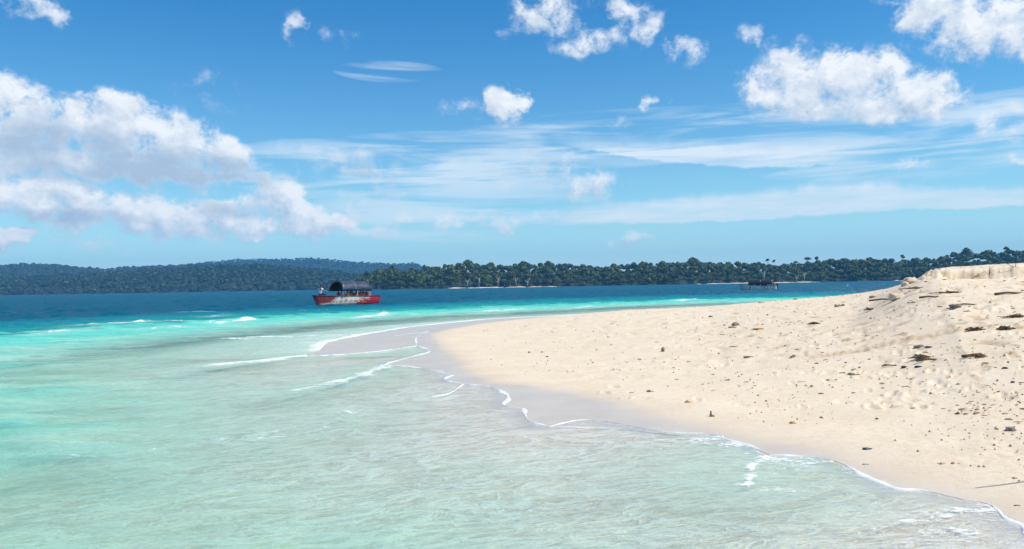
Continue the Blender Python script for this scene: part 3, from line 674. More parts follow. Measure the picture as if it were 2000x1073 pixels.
PROTO = [crown_mesh('crown', 400 + i, w, h, nl, nq, 1.1, 2.3, fl) for i, (w, h, nl, nq, fl) in enumerate(
    [(12, 9, 8, 330, .6), (14, 9, 9, 360, .55), (10, 10, 7, 300, .75), (16, 8, 10, 380, .45), (9, 8, 6, 260, .7), (13, 11, 9, 360, .7), (11, 7, 7, 280, .5)])]
MASSP = [crown_mesh('crown', 500 + i, w, h, 3, 150, 1.3, 2.6, fl) for i, (w, h, fl) in enumerate([(11, 8, .65), (9, 9, .75), (12, 7, .55), (8, 8, .7)])]
BUSH = [crown_mesh('crown', 440 + i, w, h, nl, nq, 0.9, 1.8, .8) for i, (w, h, nl, nq) in enumerate([(9, 8, 7, 240), (11, 7, 8, 260), (7, 6, 5, 190)])]
def trunk_mesh(hgt_, lean, seed, r0=0.35):
    r = random.Random(seed); bm = bmesh.new()
    pts = [(lean * (k / 5) ** 1.5 + r.uniform(-.15, .15), r.uniform(-.15, .15), -0.8 + (hgt_ + 0.8) * k / 5) for k in range(6)]
    add_tube(bm, pts, [r0 * (1 - 0.1 * k) for k in range(6)], 6)
    for j in range(3):
        a_ = r.uniform(0, 6.28); z_ = hgt_ * r.uniform(.6, .85); q = Vector((lean * (z_ / hgt_) ** 1.5, 0, z_)); l_ = hgt_ * .3
        add_tube(bm, [q, q + Vector((math.cos(a_) * l_ * .5, math.sin(a_) * l_ * .5, l_ * .5)), q + Vector((math.cos(a_) * l_, math.sin(a_) * l_, l_ * .8))], [r0 * .45, r0 * .3, r0 * .15], 5)
    return bm_mesh('trunk', bm, True)
TRUNK = [trunk_mesh(10, l_, 7 + i) for i, l_ in enumerate((0.5, -0.8, 1.3))]
for t_ in TRUNK: t_.materials.append(BARK)
GT = 'rainforest trees on the island behind the channel'
LT = 'dark green broad-crowned rainforest tree standing among the island forest'
LB = 'low rounded lighter green tree at the water edge of the island forest'
def place_tree(x_, y_, z_, crown, trunk, sc, th, name='rainforest_tree', label=LT, group=GT, rz=None, cf=0.45):
    t_ = empty(name, (x_, y_, z_), random.uniform(0, 6.28) if rz is None else rz, label, 'tree', group)
    k_ = link('trunk', trunk, None, t_); k_.scale = (sc, sc, th / 10 * 1.0)
    sc = sc * (.86 if name == 'rainforest_tree' else 1); c_ = link('crown', crown, None, t_); c_.location = (0, 0, th * cf); c_.scale = (sc, sc, sc)
    return t_
trees = []
rt = random.Random(5)
for row, cnt in ((0.02, 104), (0.10, 96), (0.22, 92), (0.36, 88), (0.52, 86), (0.70, 84), (0.86, 84), (1.0, 88)):
    for i in range(cnt):
        px = 682 + (2060 - 682) * (i + rt.uniform(-.35, .35)) / cnt
        trees.append((px, row + rt.uniform(-.03, .03) * (row > .05), row))
trees.sort(key=lambda t: (t[2] not in (0.02, 0.10, 1.0), rt.random()))
mass = []
for i, (px, row, r0) in enumerate(trees):
    x_, y_, z_ = (float(k_) for k_ in land_z(ISL, ID, IDEP, 11, np.array(px), np.array(max(row, 0.005))))
    bush = r0 < 0.05
    sc = rt.choice((rt.uniform(.45, .8), rt.uniform(.7, 1.1), rt.uniform(.9, 1.35))) if not bush else rt.uniform(.6, 1.2)
    endf = float(sm(675, 740, np.array(px))) * 0.6 + 0.4
    th = (rt.uniform(4.5, 12) if not bush else rt.uniform(2.0, 4.0)) * endf; sc *= endf
    cr = rt.choice(BUSH if bush else PROTO)
    if i < 296:
        place_tree(x_, y_, z_, cr, rt.choice(TRUNK), sc, th, label=LB if bush else LT)
    else: mass.append((x_, y_, z_ + th * .45, sc * 1.05, rt.choice(MASSP), rt.uniform(0, 6.28)))
def join_mass(name, items, label, tk=1.0):
    Vs, Ls, Lt, Tn, off_ = [], [], [], [], 0; cache = {}
    for (x_, y_, z_, sc, me, rz) in items:
        if me.name not in cache:
            co = np.empty(len(me.vertices) * 3, np.float32); me.vertices.foreach_get('co', co)
            lv = np.empty(len(me.loops), np.int32); me.loops.foreach_get('vertex_index', lv)
            ls = np.empty(len(me.polygons), np.int32); me.polygons.foreach_get('loop_total', ls)
            tn = np.empty(len(me.vertices), np.float32); me.attributes['tint'].data.foreach_get('value', tn)
            cache[me.name] = (co.reshape(-1, 3), lv, ls, tn)
        co, lv, ls, tn = cache[me.name]; c_, s_ = math.cos(rz), math.sin(rz)
        Vs.append(co @ np.array([[c_, s_, 0], [-s_, c_, 0], [0, 0, 1]], np.float32) * sc + np.array([x_, y_, z_], np.float32))
        Ls.append(lv + off_); Lt.append(ls); Tn.append(np.clip(tn * tk + random.uniform(-.18, .18) * tk - (1 - tk) * .35, -0.6, 1)); off_ += len(co)
    V_, L_, T_, tn = np.vstack(Vs), np.concatenate(Ls), np.concatenate(Lt), np.concatenate(Tn)
    me = bpy.data.meshes.new(name); me.vertices.add(len(V_)); me.vertices.foreach_set('co', V_.ravel())
    me.loops.add(len(L_)); me.loops.foreach_set('vertex_index', L_); me.polygons.add(len(T_))
    me.polygons.foreach_set('loop_start', np.r_[0, np.cumsum(T_)[:-1]].astype(np.int32)); me.polygons.foreach_set('loop_total', T_); me.update(calc_edges=True)
    a_ = me.attributes.new('tint', 'FLOAT', 'POINT'); a_.data.foreach_set('value', tn.astype(np.float32))
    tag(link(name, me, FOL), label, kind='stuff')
for i in range(520):
    px = rt.uniform(700, 2060); row = rt.choice((rt.uniform(.1, 1.0), rt.uniform(.85, 1.02)))
    x_, y_, z_ = (float(k_) for k_ in land_z(ISL, ID, IDEP, 11, np.array(px), np.array(row)))
    endf = float(sm(675, 740, np.array(px))) * 0.6 + 0.4; mass.append((x_, y_, z_ + rt.uniform(1.5, 6.5) * endf, rt.uniform(.35, .8) * endf, rt.choice(MASSP), rt.uniform(0, 6.28)))
for i in range(440):
    px = rt.uniform(690, 2060); row = rt.uniform(.04, .8)
    x_, y_, z_ = (float(k_) for k_ in land_z(ISL, ID, IDEP, 11, np.array(px), np.array(row)))
    endf = float(sm(675, 740, np.array(px))) * 0.6 + 0.4; mass.append((x_, y_, z_ + .3, rt.uniform(.5, .95) * endf, rt.choice(MASSP), rt.uniform(0, 6.28)))
join_mass('island_forest', mass, 'dense rainforest filling the slope of the island behind its front trees')
# trees that stand out above the canopy
for px, top, sc, fl, lab in ((1577,503,.62,3,'tall flat-topped tree leaning left above the island skyline'),(1595,502,.6,4,'tall round-headed tree right of the flat-topped one on the island skyline'),
                         (1500,507,.45,2,'small tree sticking up alone above the island skyline over the far boat'),(1513,508,.45,4,'second small tree just right of the lone one above the far boat'),
                         (1763,500,.6,2,'slim tree rising clear of the canopy left of the sandbank'),(1888,489,.8,5,'bushy tree crowning the island skyline above the sandbank'),(1555,510,.5,6,'small leaning tree left of the flat-topped one on the island skyline'),
                         (1966,484,.6,2,'narrow tree at the right end of the island skyline')):
    x_, y_, z_ = (float(k_) for k_ in land_z(ISL, ID, IDEP, 11, np.array(px), np.array(0.9)))
    zt = CAMZ + (hy(px) - top) / F * y_; th = max(zt - z_ - 9 * sc * .8, 5) / .85
    place_tree(x_, y_, z_, PROTO[fl], TRUNK[fl % 3], sc, th, 'emergent_tree', lab, None, cf=.85)
# bare pale trunks at the front of the forest
def bare_tree(px, base, hgt_, seed, lab):
    r = random.Random(seed); x_, y_, z_ = (float(k_) for k_ in land_z(ISL, ID, IDEP, 11, np.array(px), np.array(0.0))); y_ -= 2
    t_ = empty('bare_tree', (x_, y_ - 3, 0.3 + base), 0, lab, 'tree')
    bm = bmesh.new(); add_tube(bm, [(0, 0, -1), (r.uniform(-.5, .5), 0, hgt_ * .4), (r.uniform(-1, 1), 0, hgt_ * .75)], [.42, .34, .24], 6); link('trunk', bm_mesh('trunk', bm, True), DEADW, t_)
    for j in range(4):
        bm = bmesh.new(); z0 = hgt_ * r.uniform(.35, .72); s_ = -1 if j % 2 else 1; e_ = Vector((s_ * r.uniform(1.5, 3.2), r.uniform(-1, 1), z0 + r.uniform(2, 4.5)))
        q = Vector((0, 0, z0)); add_tube(bm, [q, q.lerp(e_, .5) + Vector((0, 0, -.4)), e_], [.24, .18, .1], 5); link('branch', bm_mesh('branch', bm, True), DEADW, t_)
for px, b_, h_, s_, lab in ((914,1,10,1,'bare pale tree above the left end of the distant sand strip'),(935,1,13,2,'tall bare forked tree over the middle of the distant sand strip'),(973,1,12,3,'leafless pale tree near the middle of the island shore'),
                       (1008,1,11,4,'bleached bare tree with two crowns of branches beside a shorter one'),(1030,0,9,5,'shorter bleached bare tree right of the two-crowned one'),(1489,1,16,6,'twisted white bare tree behind the far boat'),
                       (1568,1,13,7,'pale bare tree right of the far boat on the island'),(1552,0,9,8,'short pale bare tree just right of the far boat')):
    bare_tree(px, b_, h_, s_, lab)

HC = []
for i in range(5):
    V_, Q_, T_, ico = crown_arrays(470 + i, 11, 7, 3, 54, 2.4, 4.6, .6)
    me = bpy.data.meshes.new('hill_crown'); me.from_pydata([tuple(v_) for v_ in V_], [], [tuple(int(k_) for k_ in q) for q in Q_]); me.update()
    a_ = me.attributes.new('tint', 'FLOAT', 'POINT'); a_.data.foreach_set('value', T_.astype(np.float32)); HC.append(me)
LBL = {'A': ('front_hill', 'hill_forest_front', 'nearest wooded headland slope left of the big boat'), 'B': ('middle_hill', 'hill_forest_middle', 'long wooded ridge at the left edge'), 'C': ('far_hill', 'hill_forest_far', 'farthest blue wooded ridge')}
for key, D_, P_ in HILLS:
    dpt = {'A': 420, 'B': 420, 'C': 500}[key]
    land_sheet(LBL[key][0], P_, D_, dpt, 8, LBL[key][2], FLOOR)
    items = []; r_ = random.Random(D_)
    span = P_[-1][0] - P_[0][0]; nrow = 15 if key != 'C' else 12
    for j in range(nrow):
        row = (j + 0.0) / (nrow - 1); cnt = int(span * D_ / F / 8.2 * (1.25 if row > .93 else 0.85))
        for i in range(cnt):
            px = P_[0][0] + span * (i + r_.random()) / cnt
            if px < -40: continue
            x_, y_, z_ = (float(k_) for k_ in land_z(P_, D_, dpt, 8, np.array(px), np.array(min(max(row + r_.uniform(-.03, .03), 0.002), 1.02))))
            if z_ < 0.4 and row > .2: continue
            items.append((x_, y_, z_ + 0.5, r_.uniform(.75, 1.35) * (1.25 if r_.random() < .06 else 1), HC[r_.randrange(5)], r_.uniform(0, 6.28)))
    join_mass(LBL[key][1], items, 'forest canopy covering the ' + LBL[key][2], 0.6)

# ------------------------------------------------------------------ boats
def hull_paint():
    mt, n, o = new_mat('peeling_boat_paint'); p = n.nodes.new('ShaderNodeBsdfPrincipled'); t = n.nodes.new('ShaderNodeTexCoord')
    x, y, z = sepxyz(n, t.outputs['Object']); P_ = t.outputs['Object']
    a = noise(n, P_, 1.6, 5, 0.65); b = noise(n, mapping(n, P_, (1, 1, 2.2)), 4.5, 5, 0.7); s = noise(n, mapping(n, P_, (1.0, 1.0, 0.16)), 2.6, 4, 0.6)
    white = mix(n, b.sstep(.35, .7), (0.66, 0.62, 0.55), (0.80, 0.78, 0.74))
    red = mix(n, b.sstep(.3, .7), (0.36, 0.012, 0.035), (0.55, 0.02, 0.06)); dark = mix(n, b.sstep(.3, .7), (0.16, 0.02, 0.03), (0.34, 0.05, 0.06))
    bow = (x + a * 1.6 - z * 0.9).sstep(2.3, 2.9, 1, 0)
    stern = ((x - 5.0) * 0.40 + (0.66 - z) * 0.9 + (b - 0.5) * 4.2 + (a - .5) * 2.0).sstep(0.42, 0.6)
    c = mix(n, stern, white, red); c = mix(n, bow, c, dark)
    low = ((0.30 - z) * 2.0 + (b - .5) * 1.4).sstep(0.0, 0.3) * x.sstep(.5, 1.4) * x.sstep(3.0, 4.0, 1, 0)
    c = mix(n, low, c, (0.62, 0.60, 0.45))
    rust = s.sstep(.50, .60) * x.sstep(2.0, 2.6) * x.sstep(6.0, 6.9, 1, 0) * noise(n, P_, 3, 3).sstep(.33, .52)
    c = mix(n, rust * .9, c, (0.58, 0.21, 0.05)); spot = noise(n, P_, 9, 3, .6).sstep(.64, .7)
    c = mix(n, spot * .8, c, (0.10, 0.04, 0.02))
    lk(n, c, p.inputs['Base Color']); p.inputs['Roughness'].default_value = .6; lk(n, bump(n, b, .01), p.inputs['Normal']); lk(n, p.outputs[0], o.inputs[0]); return mt
def hull_paint2():
    mt, n, o = new_mat('weathered_pale_hull'); p = n.nodes.new('ShaderNodeBsdfPrincipled'); t = n.nodes.new('ShaderNodeTexCoord')
    P_ = t.outputs['Object']; x, y, z = sepxyz(n, P_)
    b = noise(n, P_, 3, 5, .65); s = noise(n, mapping(n, P_, (1.6, 1, 0.12)), 2.2, 3, .6)
    c = mix(n, b.sstep(.35, .65), (0.52, 0.57, 0.49), (0.74, 0.75, 0.66)); c = mix(n, s.sstep(.57, .63) * x.sstep(1.6, 2.2), c, (0.07, 0.06, 0.05))
    c = mix(n, x.sstep(0.5, 2.6, 0.7, 0.0), c, (0.20, 0.34, 0.31))
    lk(n, c, p.inputs['Base Color']); p.inputs['Roughness'].default_value = .6; lk(n, p.outputs[0], o.inputs[0]); return mt
TARP = simple('blue_black_tarpaulin', (0.035, 0.045, 0.075), .42, .35, 2.5, .02, spec=.6)
TARP2 = simple('black_tarpaulin', (0.018, 0.020, 0.028), .38, .3, 2.5, .02, spec=.6)
DKW = simple('dark_painted_wood', (0.07, 0.025, 0.03), .6, .3, 4)
GRYW = simple('grey_weathered_wood', (0.30, 0.27, 0.24), .8, .25, 5)
POLE = simple('pole_metal', (0.45, 0.44, 0.42), .5, .2, 5)
TEAL = simple('faded_teal_paint', (0.05, 0.17, 0.19), .6, .3, 4)
ROPE = simple('pale_rope', (0.55, 0.50, 0.42), .9, .2, 20)
BLK = simple('black_engine_cowl', (0.02, 0.02, 0.022), .35, .2, 6)

def hull_section(t, L, Wd, zb, zs, rake):
    """half breadth, keel z, sheer z and fore shift at a station 0 (bow) to 1 (stern)"""
    hw = Wd / 2 * (min(1.0, (t / 0.42)) ** 0.62 if t < .42 else 1 - 0.10 * ((t - .42) / .58) ** 2)
    sheer = zs + (zb - zs) * (1 - t) ** 2.2
    return max(hw, 0.02), sheer
def make_boat(name, label, L, Wd, zb, zs, rake, hullmat, railmat):
    root = empty(name, (0, 0, 0), 0, label, 'boat', 'passenger boats on the water')
    N_ = 22; ring = []; bm = bmesh.new()
    rows = [(-0.0, -0.42), (0.55, -0.30), (0.82, 0.12), (0.93, .5), (1.0, 1.0)]
    def section(t, inner):
        hw, sh = hull_section(t, L, Wd, zb, zs, rake); hw = max(hw - inner * .07, .012)
        pts = []
        for (fy, fz) in rows:
            z_ = fz if fz < 0.2 else (0.12 + (sh - 0.12) * (fz - 0.12) / 0.88)
            if inner: z_ = max(z_ + .06, -0.05) if fz < 1 else sh
            hfr = max(0, (z_ + .42) / (sh + .42)); xs = t * L + rake * (1 - hfr) * (1 - t) ** 3
            pts.append((xs + inner * .05 * (1 - t), hw * fy, z_))
        return [Vector((p_[0], -p_[1], p_[2])) for p_ in pts[::-1]] + [Vector(p_) for p_ in pts[1:]]
    O, I = [], []
    for i in range(N_ + 1):
        t = i / N_
        O.append([bm.verts.new(q) for q in section(t, 0)]); I.append([bm.verts.new(q) for q in section(t * .985 + .008, 1)])
    K = len(O[0])
    for i in range(N_):
        for k in range(K - 1):
            bm.faces.new((O[i][k], O[i][k + 1], O[i + 1][k + 1], O[i + 1][k])); bm.faces.new((I[i][k + 1], I[i][k], I[i + 1][k], I[i + 1][k + 1]))
        bm.faces.new((O[i][0], O[i + 1][0], I[i + 1][0], I[i][0])); bm.faces.new((O[i + 1][-1], O[i][-1], I[i][-1], I[i + 1][-1]))
    bm.faces.new(O[-1]); bm.faces.new(I[-1][::-1]); bm.faces.new((O[-1][0], O[-1][-1], I[-1][-1], I[-1][0]))
    me = bm_mesh('hull', bm); link('hull', me, hullmat, root)
    for sgn in (-1, 1):
        bm = bmesh.new(); pts = []
        for i in range(N_ + 1):
            hw, sh = hull_section(i / N_, L, Wd, zb, zs, rake); pts.append((i / N_ * L, sgn * (hw + .01), sh + .005))
        add_tube(bm, pts, .045, 6); link('gunwale', bm_mesh('gunwale', bm, True), railmat, root)
    bm = bmesh.new(); vs = []
    for i in range(0, 7):
        t = i / N_ * 1.0; hw, sh = hull_section(t, L, Wd, zb, zs, rake); vs.append((bm.verts.new((t * L + .03, -hw * .96, sh - .03)), bm.verts.new((t * L + .03, hw * .96, sh - .03))))
    for a_, b_ in zip(vs[:-1], vs[1:]): bm.faces.new((a_[0], a_[1], b_[1], b_[0]))
    ex = bmesh.ops.extrude_face_region(bm, geom=bm.faces[:]); bmesh.ops.translate(bm, verts=[g_ for g_ in ex['geom'] if isinstance(g_, bmesh.types.BMVert)], vec=(0, 0, -.04))
    link('foredeck', bm_mesh('foredeck', bm), GRYW, root)
    bm = bmesh.new(); vs = []
    for i in range(4, N_ + 1):
        t = i / N_; hw, sh = hull_section(t, L, Wd, zb, zs, rake); vs.append((bm.verts.new((t * L * .99, -hw * .76, .16)), bm.verts.new((t * L * .99, hw * .76, .16))))
    for a_, b_ in zip(vs[:-1], vs[1:]): bm.faces.new((a_[0], a_[1], b_[1], b_[0]))
    link('floor_boards', bm_mesh('floor_boards', bm), GRYW, root)
    for x_ in np.linspace(L * .38, L * .84, 5):
        hw, sh = hull_section(x_ / L, L, Wd, zb, zs, rake); bm = bmesh.new(); add_box(bm, (x_, 0, sh - .38), (.32, 2 * hw * .9, .05), 0, .008); link('thwart', bm_mesh('thwart', bm), GRYW, root)
    return root
def canopy(root, x0, x1, Wc, ze, zt, mat, seed, droop=.0, flare=0.0, n=14, rope=True):
    """arched tarpaulin over hoops, closed shell with thickness; the cloth is creased"""
    r = np.random.default_rng(seed); ns = 15
    us = np.linspace(0, 1, ns); ph = np.linspace(0, np.pi, n + 1); V_ = []
    for sh in (0, .03):
        for u_ in us:
            sag = -.035 * abs(math.sin(u_ * math.pi * 3)) - droop * u_
            for k, p_ in enumerate(ph):
                cr = 0.018 * math.sin(k * 2.3 + u_ * 9 + seed) + r.uniform(-.012, .012)
                yy = -math.cos(p_) * (Wc / 2 - sh); zz = ze + (zt - ze - sh) * math.sin(p_) ** .82 + sag * math.sin(p_) + cr
                V_.append((x0 + (x1 - x0) * u_ + flare * math.sin(p_) * (u_ - .5), yy, zz))
    m_ = n + 1; F_ = []
    for s_ in (0, 1):
        for i in range(ns - 1):
            for k in range(n):
                b0 = s_ * ns * m_ + i * m_ + k; q = (b0, b0 + 1, b0 + m_ + 1, b0 + m_); F_.append(q if s_ == 0 else q[::-1])
    o2 = ns * m_
    for i in range(ns - 1):
        for k in (0, n): F_.append((i * m_ + k, (i + 1) * m_ + k, o2 + (i + 1) * m_ + k, o2 + i * m_ + k))
    for i in (0, ns - 1):
        for k in range(n): F_.append((i * m_ + k, i * m_ + k + 1, o2 + i * m_ + k + 1, o2 + i * m_ + k))
    me = bpy.data.meshes.new('canopy'); me.from_pydata(V_, [], F_); bm = bmesh.new(); bm.from_mesh(me); bmesh.ops.recalc_face_normals(bm, faces=bm.faces); bm.to_mesh(me); bm.free()
    for p_ in me.polygons: p_.use_smooth = True
    c_ = link('canopy', me, mat, root)
    for u_ in (.0, .33, .66, 1.0):
        bm = bmesh.new(); x_ = x0 + (x1 - x0) * u_ + (.03 if u_ < .5 else -.03)
        add_tube(bm, [(x_ + flare * math.sin(p_) * (u_ - .5), -math.cos(p_) * (Wc / 2 - .07), ze + (zt - ze - .09 - droop * u_) * math.sin(p_) ** .82) for p_ in np.linspace(0, math.pi, 12)], .022, 5); link('hoop', bm_mesh('hoop', bm, True), POLE, root)
    if rope:
        for u_ in (.5,):
            bm = bmesh.new(); x_ = x0 + (x1 - x0) * u_
            add_tube(bm, [(x_ - .25 * math.cos(p_), -math.cos(p_) * (Wc / 2 + .03), ze + (zt - ze + .03 - droop * u_) * math.sin(p_) ** .82 + .02) for p_ in np.linspace(0.02, math.pi - .02, 16)], .013, 5); link('rope', bm_mesh('rope', bm, True), ROPE, root)
    return c_
def posts(root, xs, hw, z0, z1):
    for x_ in xs:
        for s_ in (-1, 1):
            bm = bmesh.new(); add_tube(bm, [(x_, s_ * hw, z0), (x_, s_ * hw, z1)], .025, 6); link('post', bm_mesh('post', bm, True), POLE, root)

# near boat: bow to the left and towards us
b1 = make_boat('passenger_boat', 'red and white wooden boat with peeling paint and dark arched awning, full of passengers', 8.6, 2.3, 1.05, .88, .75, hull_paint(), DKW)
canopy(b1, 3.05, 7.25, 2.35, 1.47, 2.60, TARP, 3, droop=.10, flare=-.5)
posts(b1, (3.2, 5.2, 7.1), 1.08, .7, 1.55)
B1O = Vector((-20.9, 84.0, 0.0)); B1A = math.atan2(.788, .616)
b1.location = B1O; b1.rotation_euler = (0, 0, B1A)
# far boat: bow to the left and away
b2 = make_boat('passenger_boat', 'smaller pale grey-green boat with two dark awnings and an outboard motor', 7.7, 1.9, 1.30, .72, .9, hull_paint2(), TEAL)
canopy(b2, 2.2, 4.75, 1.9, 1.08, 2.2, TARP2, 5, flare=.0, rope=False); canopy(b2, 4.85, 6.9, 1.9, 1.04, 2.14, TARP2, 8, droop=.05, flare=.3, rope=False)
posts(b2, (2.4, 4.6, 6.7), .88, .6, 1.2)
B2O = Vector((48.2, 171.5, 0.0)); B2A = math.atan2(-3.0, 6.9)
b2.location = B2O; b2.rotation_euler = (0, 0, B2A)
bm = bmesh.new(); add_box(bm, (7.98, 0, .98), (.42, .34, .36), 0, .08); om = link('outboard_motor', bm_mesh('outboard_motor', bm), BLK, b2)
bm = bmesh.new(); add_tube(bm, [(7.95, 0, .85), (8.05, 0, .1), (8.1, 0, -.4)], [.1, .07, .05], 8); link('drive_leg', bm_mesh('drive_leg', bm, True), BLK, om)
bm = bmesh.new(); add_tube(bm, [(7.8, 0, .92), (7.35, .1, 1.0)], .025, 6); link('tiller', bm_mesh('tiller', bm, True), BLK, om)

# ------------------------------------------------------------------ people
SKIN = simple('brown_skin', (0.20, 0.105, 0.065), .55, .1, 6); HAIR = simple('black_hair', (0.012, 0.010, 0.009), .5, .3, 30)
def cloth(name, c_): return simple(name, c_, .85, .12, 12)
WHITE = cloth('white_cotton', (.78, .78, .78)); ORANGE = cloth('orange_vest', (.90, .22, .02)); ORED = cloth('red_orange_vest', (.72, .07, .02)); NAVY = cloth('dark_trousers', (.03, .035, .06))
def skinned(name, verts, edges, radii, root_i=0, sub=1):
    me = bpy.data.meshes.new(name + '_cage'); me.from_pydata(verts, edges, []); ob = bpy.data.objects.new(name + '_cage', me); COL.objects.link(ob)
    md = ob.modifiers.new('skin', 'SKIN'); md.use_smooth_shade = True
    for v_, r_ in zip(me.skin_vertices[0].data, radii): v_.radius = r_ if isinstance(r_, tuple) else (r_, r_); v_.use_root = False
    me.skin_vertices[0].data[root_i].use_root = True
    ms = ob.modifiers.new('sub', 'SUBSURF'); ms.levels = sub; ms.render_levels = sub
    dg = bpy.context.evaluated_depsgraph_get(); me2 = bpy.data.meshes.new_from_object(ob.evaluated_get(dg)); me2.name = name
    bpy.data.objects.remove(ob); bpy.data.meshes.remove(me); return me2
POSES = {  # elbow, wrist for the two arms (right, left), in a body facing +Y
    'rest': (((.25, .08, .28), (.17, .32, .16)), ((-.25, .08, .28), (-.17, .32, .16))),
    'rail': (((.34, .12, .34), (.48, .36, .22)), ((-.25, .10, .27), (-.12, .34, .10))),
    'chat': (((.27, .12, .30), (.14, .34, .36)), ((-.25, .08, .28), (-.17, .32, .12))),
    'steer': (((.27, -.10, .30), (.30, -.36, .22)), ((-.25, .08, .28), (-.17, .32, .16)))}
_cache = {}
def figure_meshes(pose):
    if pose in _cache: return _cache[pose]
    (er, wr), (el, wl) = POSES[pose]
    V_ = [(0, 0, 0), (0, -.01, .22), (0, 0, .44), (0, .02, .575), (0, .035, .66), (0, .05, .75), (0, .045, .83)]
    E_ = [(0, 1), (1, 2), (2, 3), (3, 4), (4, 5), (5, 6)]; Rr = [(.15, .12), (.135, .10), (.155, .105), (.055, .055), (.075, .085), (.082, .10), (.055, .065)]
    def arm(s_, e_, w_):
        b = len(V_); h_ = (w_[0] + (w_[0] - e_[0]) * .32, w_[1] + (w_[1] - e_[1]) * .32, w_[2] + (w_[2] - e_[2]) * .32)
        V_.extend([(s_ * .185, 0, .50), e_, w_, h_]); E_.extend([(2, b), (b, b + 1), (b + 1, b + 2), (b + 2, b + 3)]); Rr.extend([.06, .044, .03, (.022, .038)])
    arm(1, er, wr); arm(-1, el, wl)
    for s_ in (1, -1):
        b = len(V_); V_.extend([(s_ * .10, .05, -.01), (s_ * .14, .44, .02), (s_ * .14, .46, -.36), (s_ * .145, .60, -.40)]); E_.extend([(0, b), (b, b + 1), (b + 1, b + 2), (b + 2, b + 3)]); Rr.extend([.09, .062, .042, (.04, .03)])
    body = skinned('body', V_, E_, Rr, 0)
    sv_ = [(0, 0, .03), (0, -.01, .22), (0, 0, .44), (0, .015, .545)] + [(.185, 0, .50), tuple((Vector((.185, 0, .5)).lerp(Vector(er), .6))[:]), (-.185, 0, .50), tuple((Vector((-.185, 0, .5)).lerp(Vector(el), .6))[:])]
    shirt = skinned('shirt', sv_, [(0, 1), (1, 2), (2, 3), (2, 4), (4, 5), (2, 6), (6, 7)], [(.17, .14), (.155, .12), (.175, .125), (.075, .07), .078, .066, .078, .066], 1)
    vest = skinned('life_jacket', [(0, .01, .10), (0, .01, .26), (0, .02, .42), (0, .015, .52)], [(0, 1), (1, 2), (2, 3)], [(.19, .165), (.195, .17), (.20, .165), (.12, .10)], 1)
    tv = [(0, 0, -.01)] + [(s_ * a_, b_, c_) for s_ in (1, -1) for (a_, b_, c_) in ((.10, .06, -.01), (.14, .44, .02), (.14, .46, -.26))]
    trou = skinned('trousers', tv, [(0, 1), (1, 2), (2, 3), (0, 4), (4, 5), (5, 6)], [(.165, .135), .105, .082, .07, .105, .082, .07], 0)
    bm = bmesh.new(); bmesh.ops.create_uvsphere(bm, u_segments=14, v_segments=9, radius=1)
    for v_ in bm.verts:
        x_, y_, z_ = v_.co; k_ = .093 if not (y_ > .25 and z_ < .35) else .072
        v_.co = Vector((x_ * k_, y_ * k_ * 1.18 + .038, max(z_, -.75) * k_ * 1.12 + .785))
    hair = bm_mesh('hair', bm, True)
    bm = bmesh.new()                                          # nose, ears, fingers: small shapes on face and hands
    add_tube(bm, [(0, .128, .775), (0, .158, .745), (0, .13, .735)], [.008, .014, .006], 6)
    nose = bm_mesh('nose', bm, True)
    hands = []
    for (e_, w_) in ((er, wr), (el, wl)):
        bm = bmesh.new(); d_ = (Vector(w_) - Vector(e_)).normalized(); sd_ = d_.cross(Vector((0, 0, 1))).normalized(); p0 = Vector(w_) + d_ * .085
        for k_, (o_, l_) in enumerate(((-.03, .060), (-.01, .072), (.01, .068), (.03, .052))):
            q = p0 + sd_ * o_; add_tube(bm, [q, q + d_ * l_ * .55 + Vector((0, 0, -.008)), q + d_ * l_ * .9 + Vector((0, 0, -.028))], [.009, .0085, .006], 5)
        q = Vector(w_) + d_ * .03 + sd_ * .03; add_tube(bm, [q, q + sd_ * .03 + d_ * .02, q + sd_ * .035 + d_ * .05], [.011, .01, .007], 5); hands.append(bm_mesh('fingers', bm, True))
    _cache[pose] = (body, shirt, vest, trou, hair, nose, hands); return _cache[pose]
def person(boatO, boatA, x_, y_, z_, face, pose, shirt_m, vest_m, label, sc=1.0, hair=True, group=None):
    p_ = Matrix.Rotation(boatA, 4, 'Z') @ Vector((x_, y_, z_)) + boatO
    r = empty('person', p_, boatA + face, label, 'person', group); r.scale = (sc,) * 3
    body, shirt, vest, trou, hr, nose, hands = figure_meshes(pose)
    def part(nm, me, mt):
        o_ = bpy.data.objects.new(nm, me); COL.objects.link(o_); o_.parent = r
        if len(me.materials) == 0: me.materials.append(mt)
        o_.material_slots[0].link = 'OBJECT'; o_.material_slots[0].material = mt; return o_
    part('body', body, SKIN); part('shirt', shirt, shirt_m); part('trousers', trou, NAVY); part('hair', hr, HAIR); part('nose', nose, SKIN)
    for h_ in hands: part('fingers', h_, SKIN)
    if vest_m: part('life_jacket', vest, vest_m)
    return r
BLUE = cloth('blue_shirt', (.04, .16, .42)); PINK = cloth('pink_shirt', (.62, .12, .22)); GREYC = cloth('pale_grey_shirt', (.50, .50, .56)); DARKC = cloth('dark_shirt', (.05, .045, .06)); LILAC = cloth('lilac_shirt', (.42, .38, .55))
person(B1O, B1A, 1.15, .05, 1.17, R(-84), 'rail', WHITE, None, 'man in a white shirt sitting on the bow of the red and white boat', 1.14)
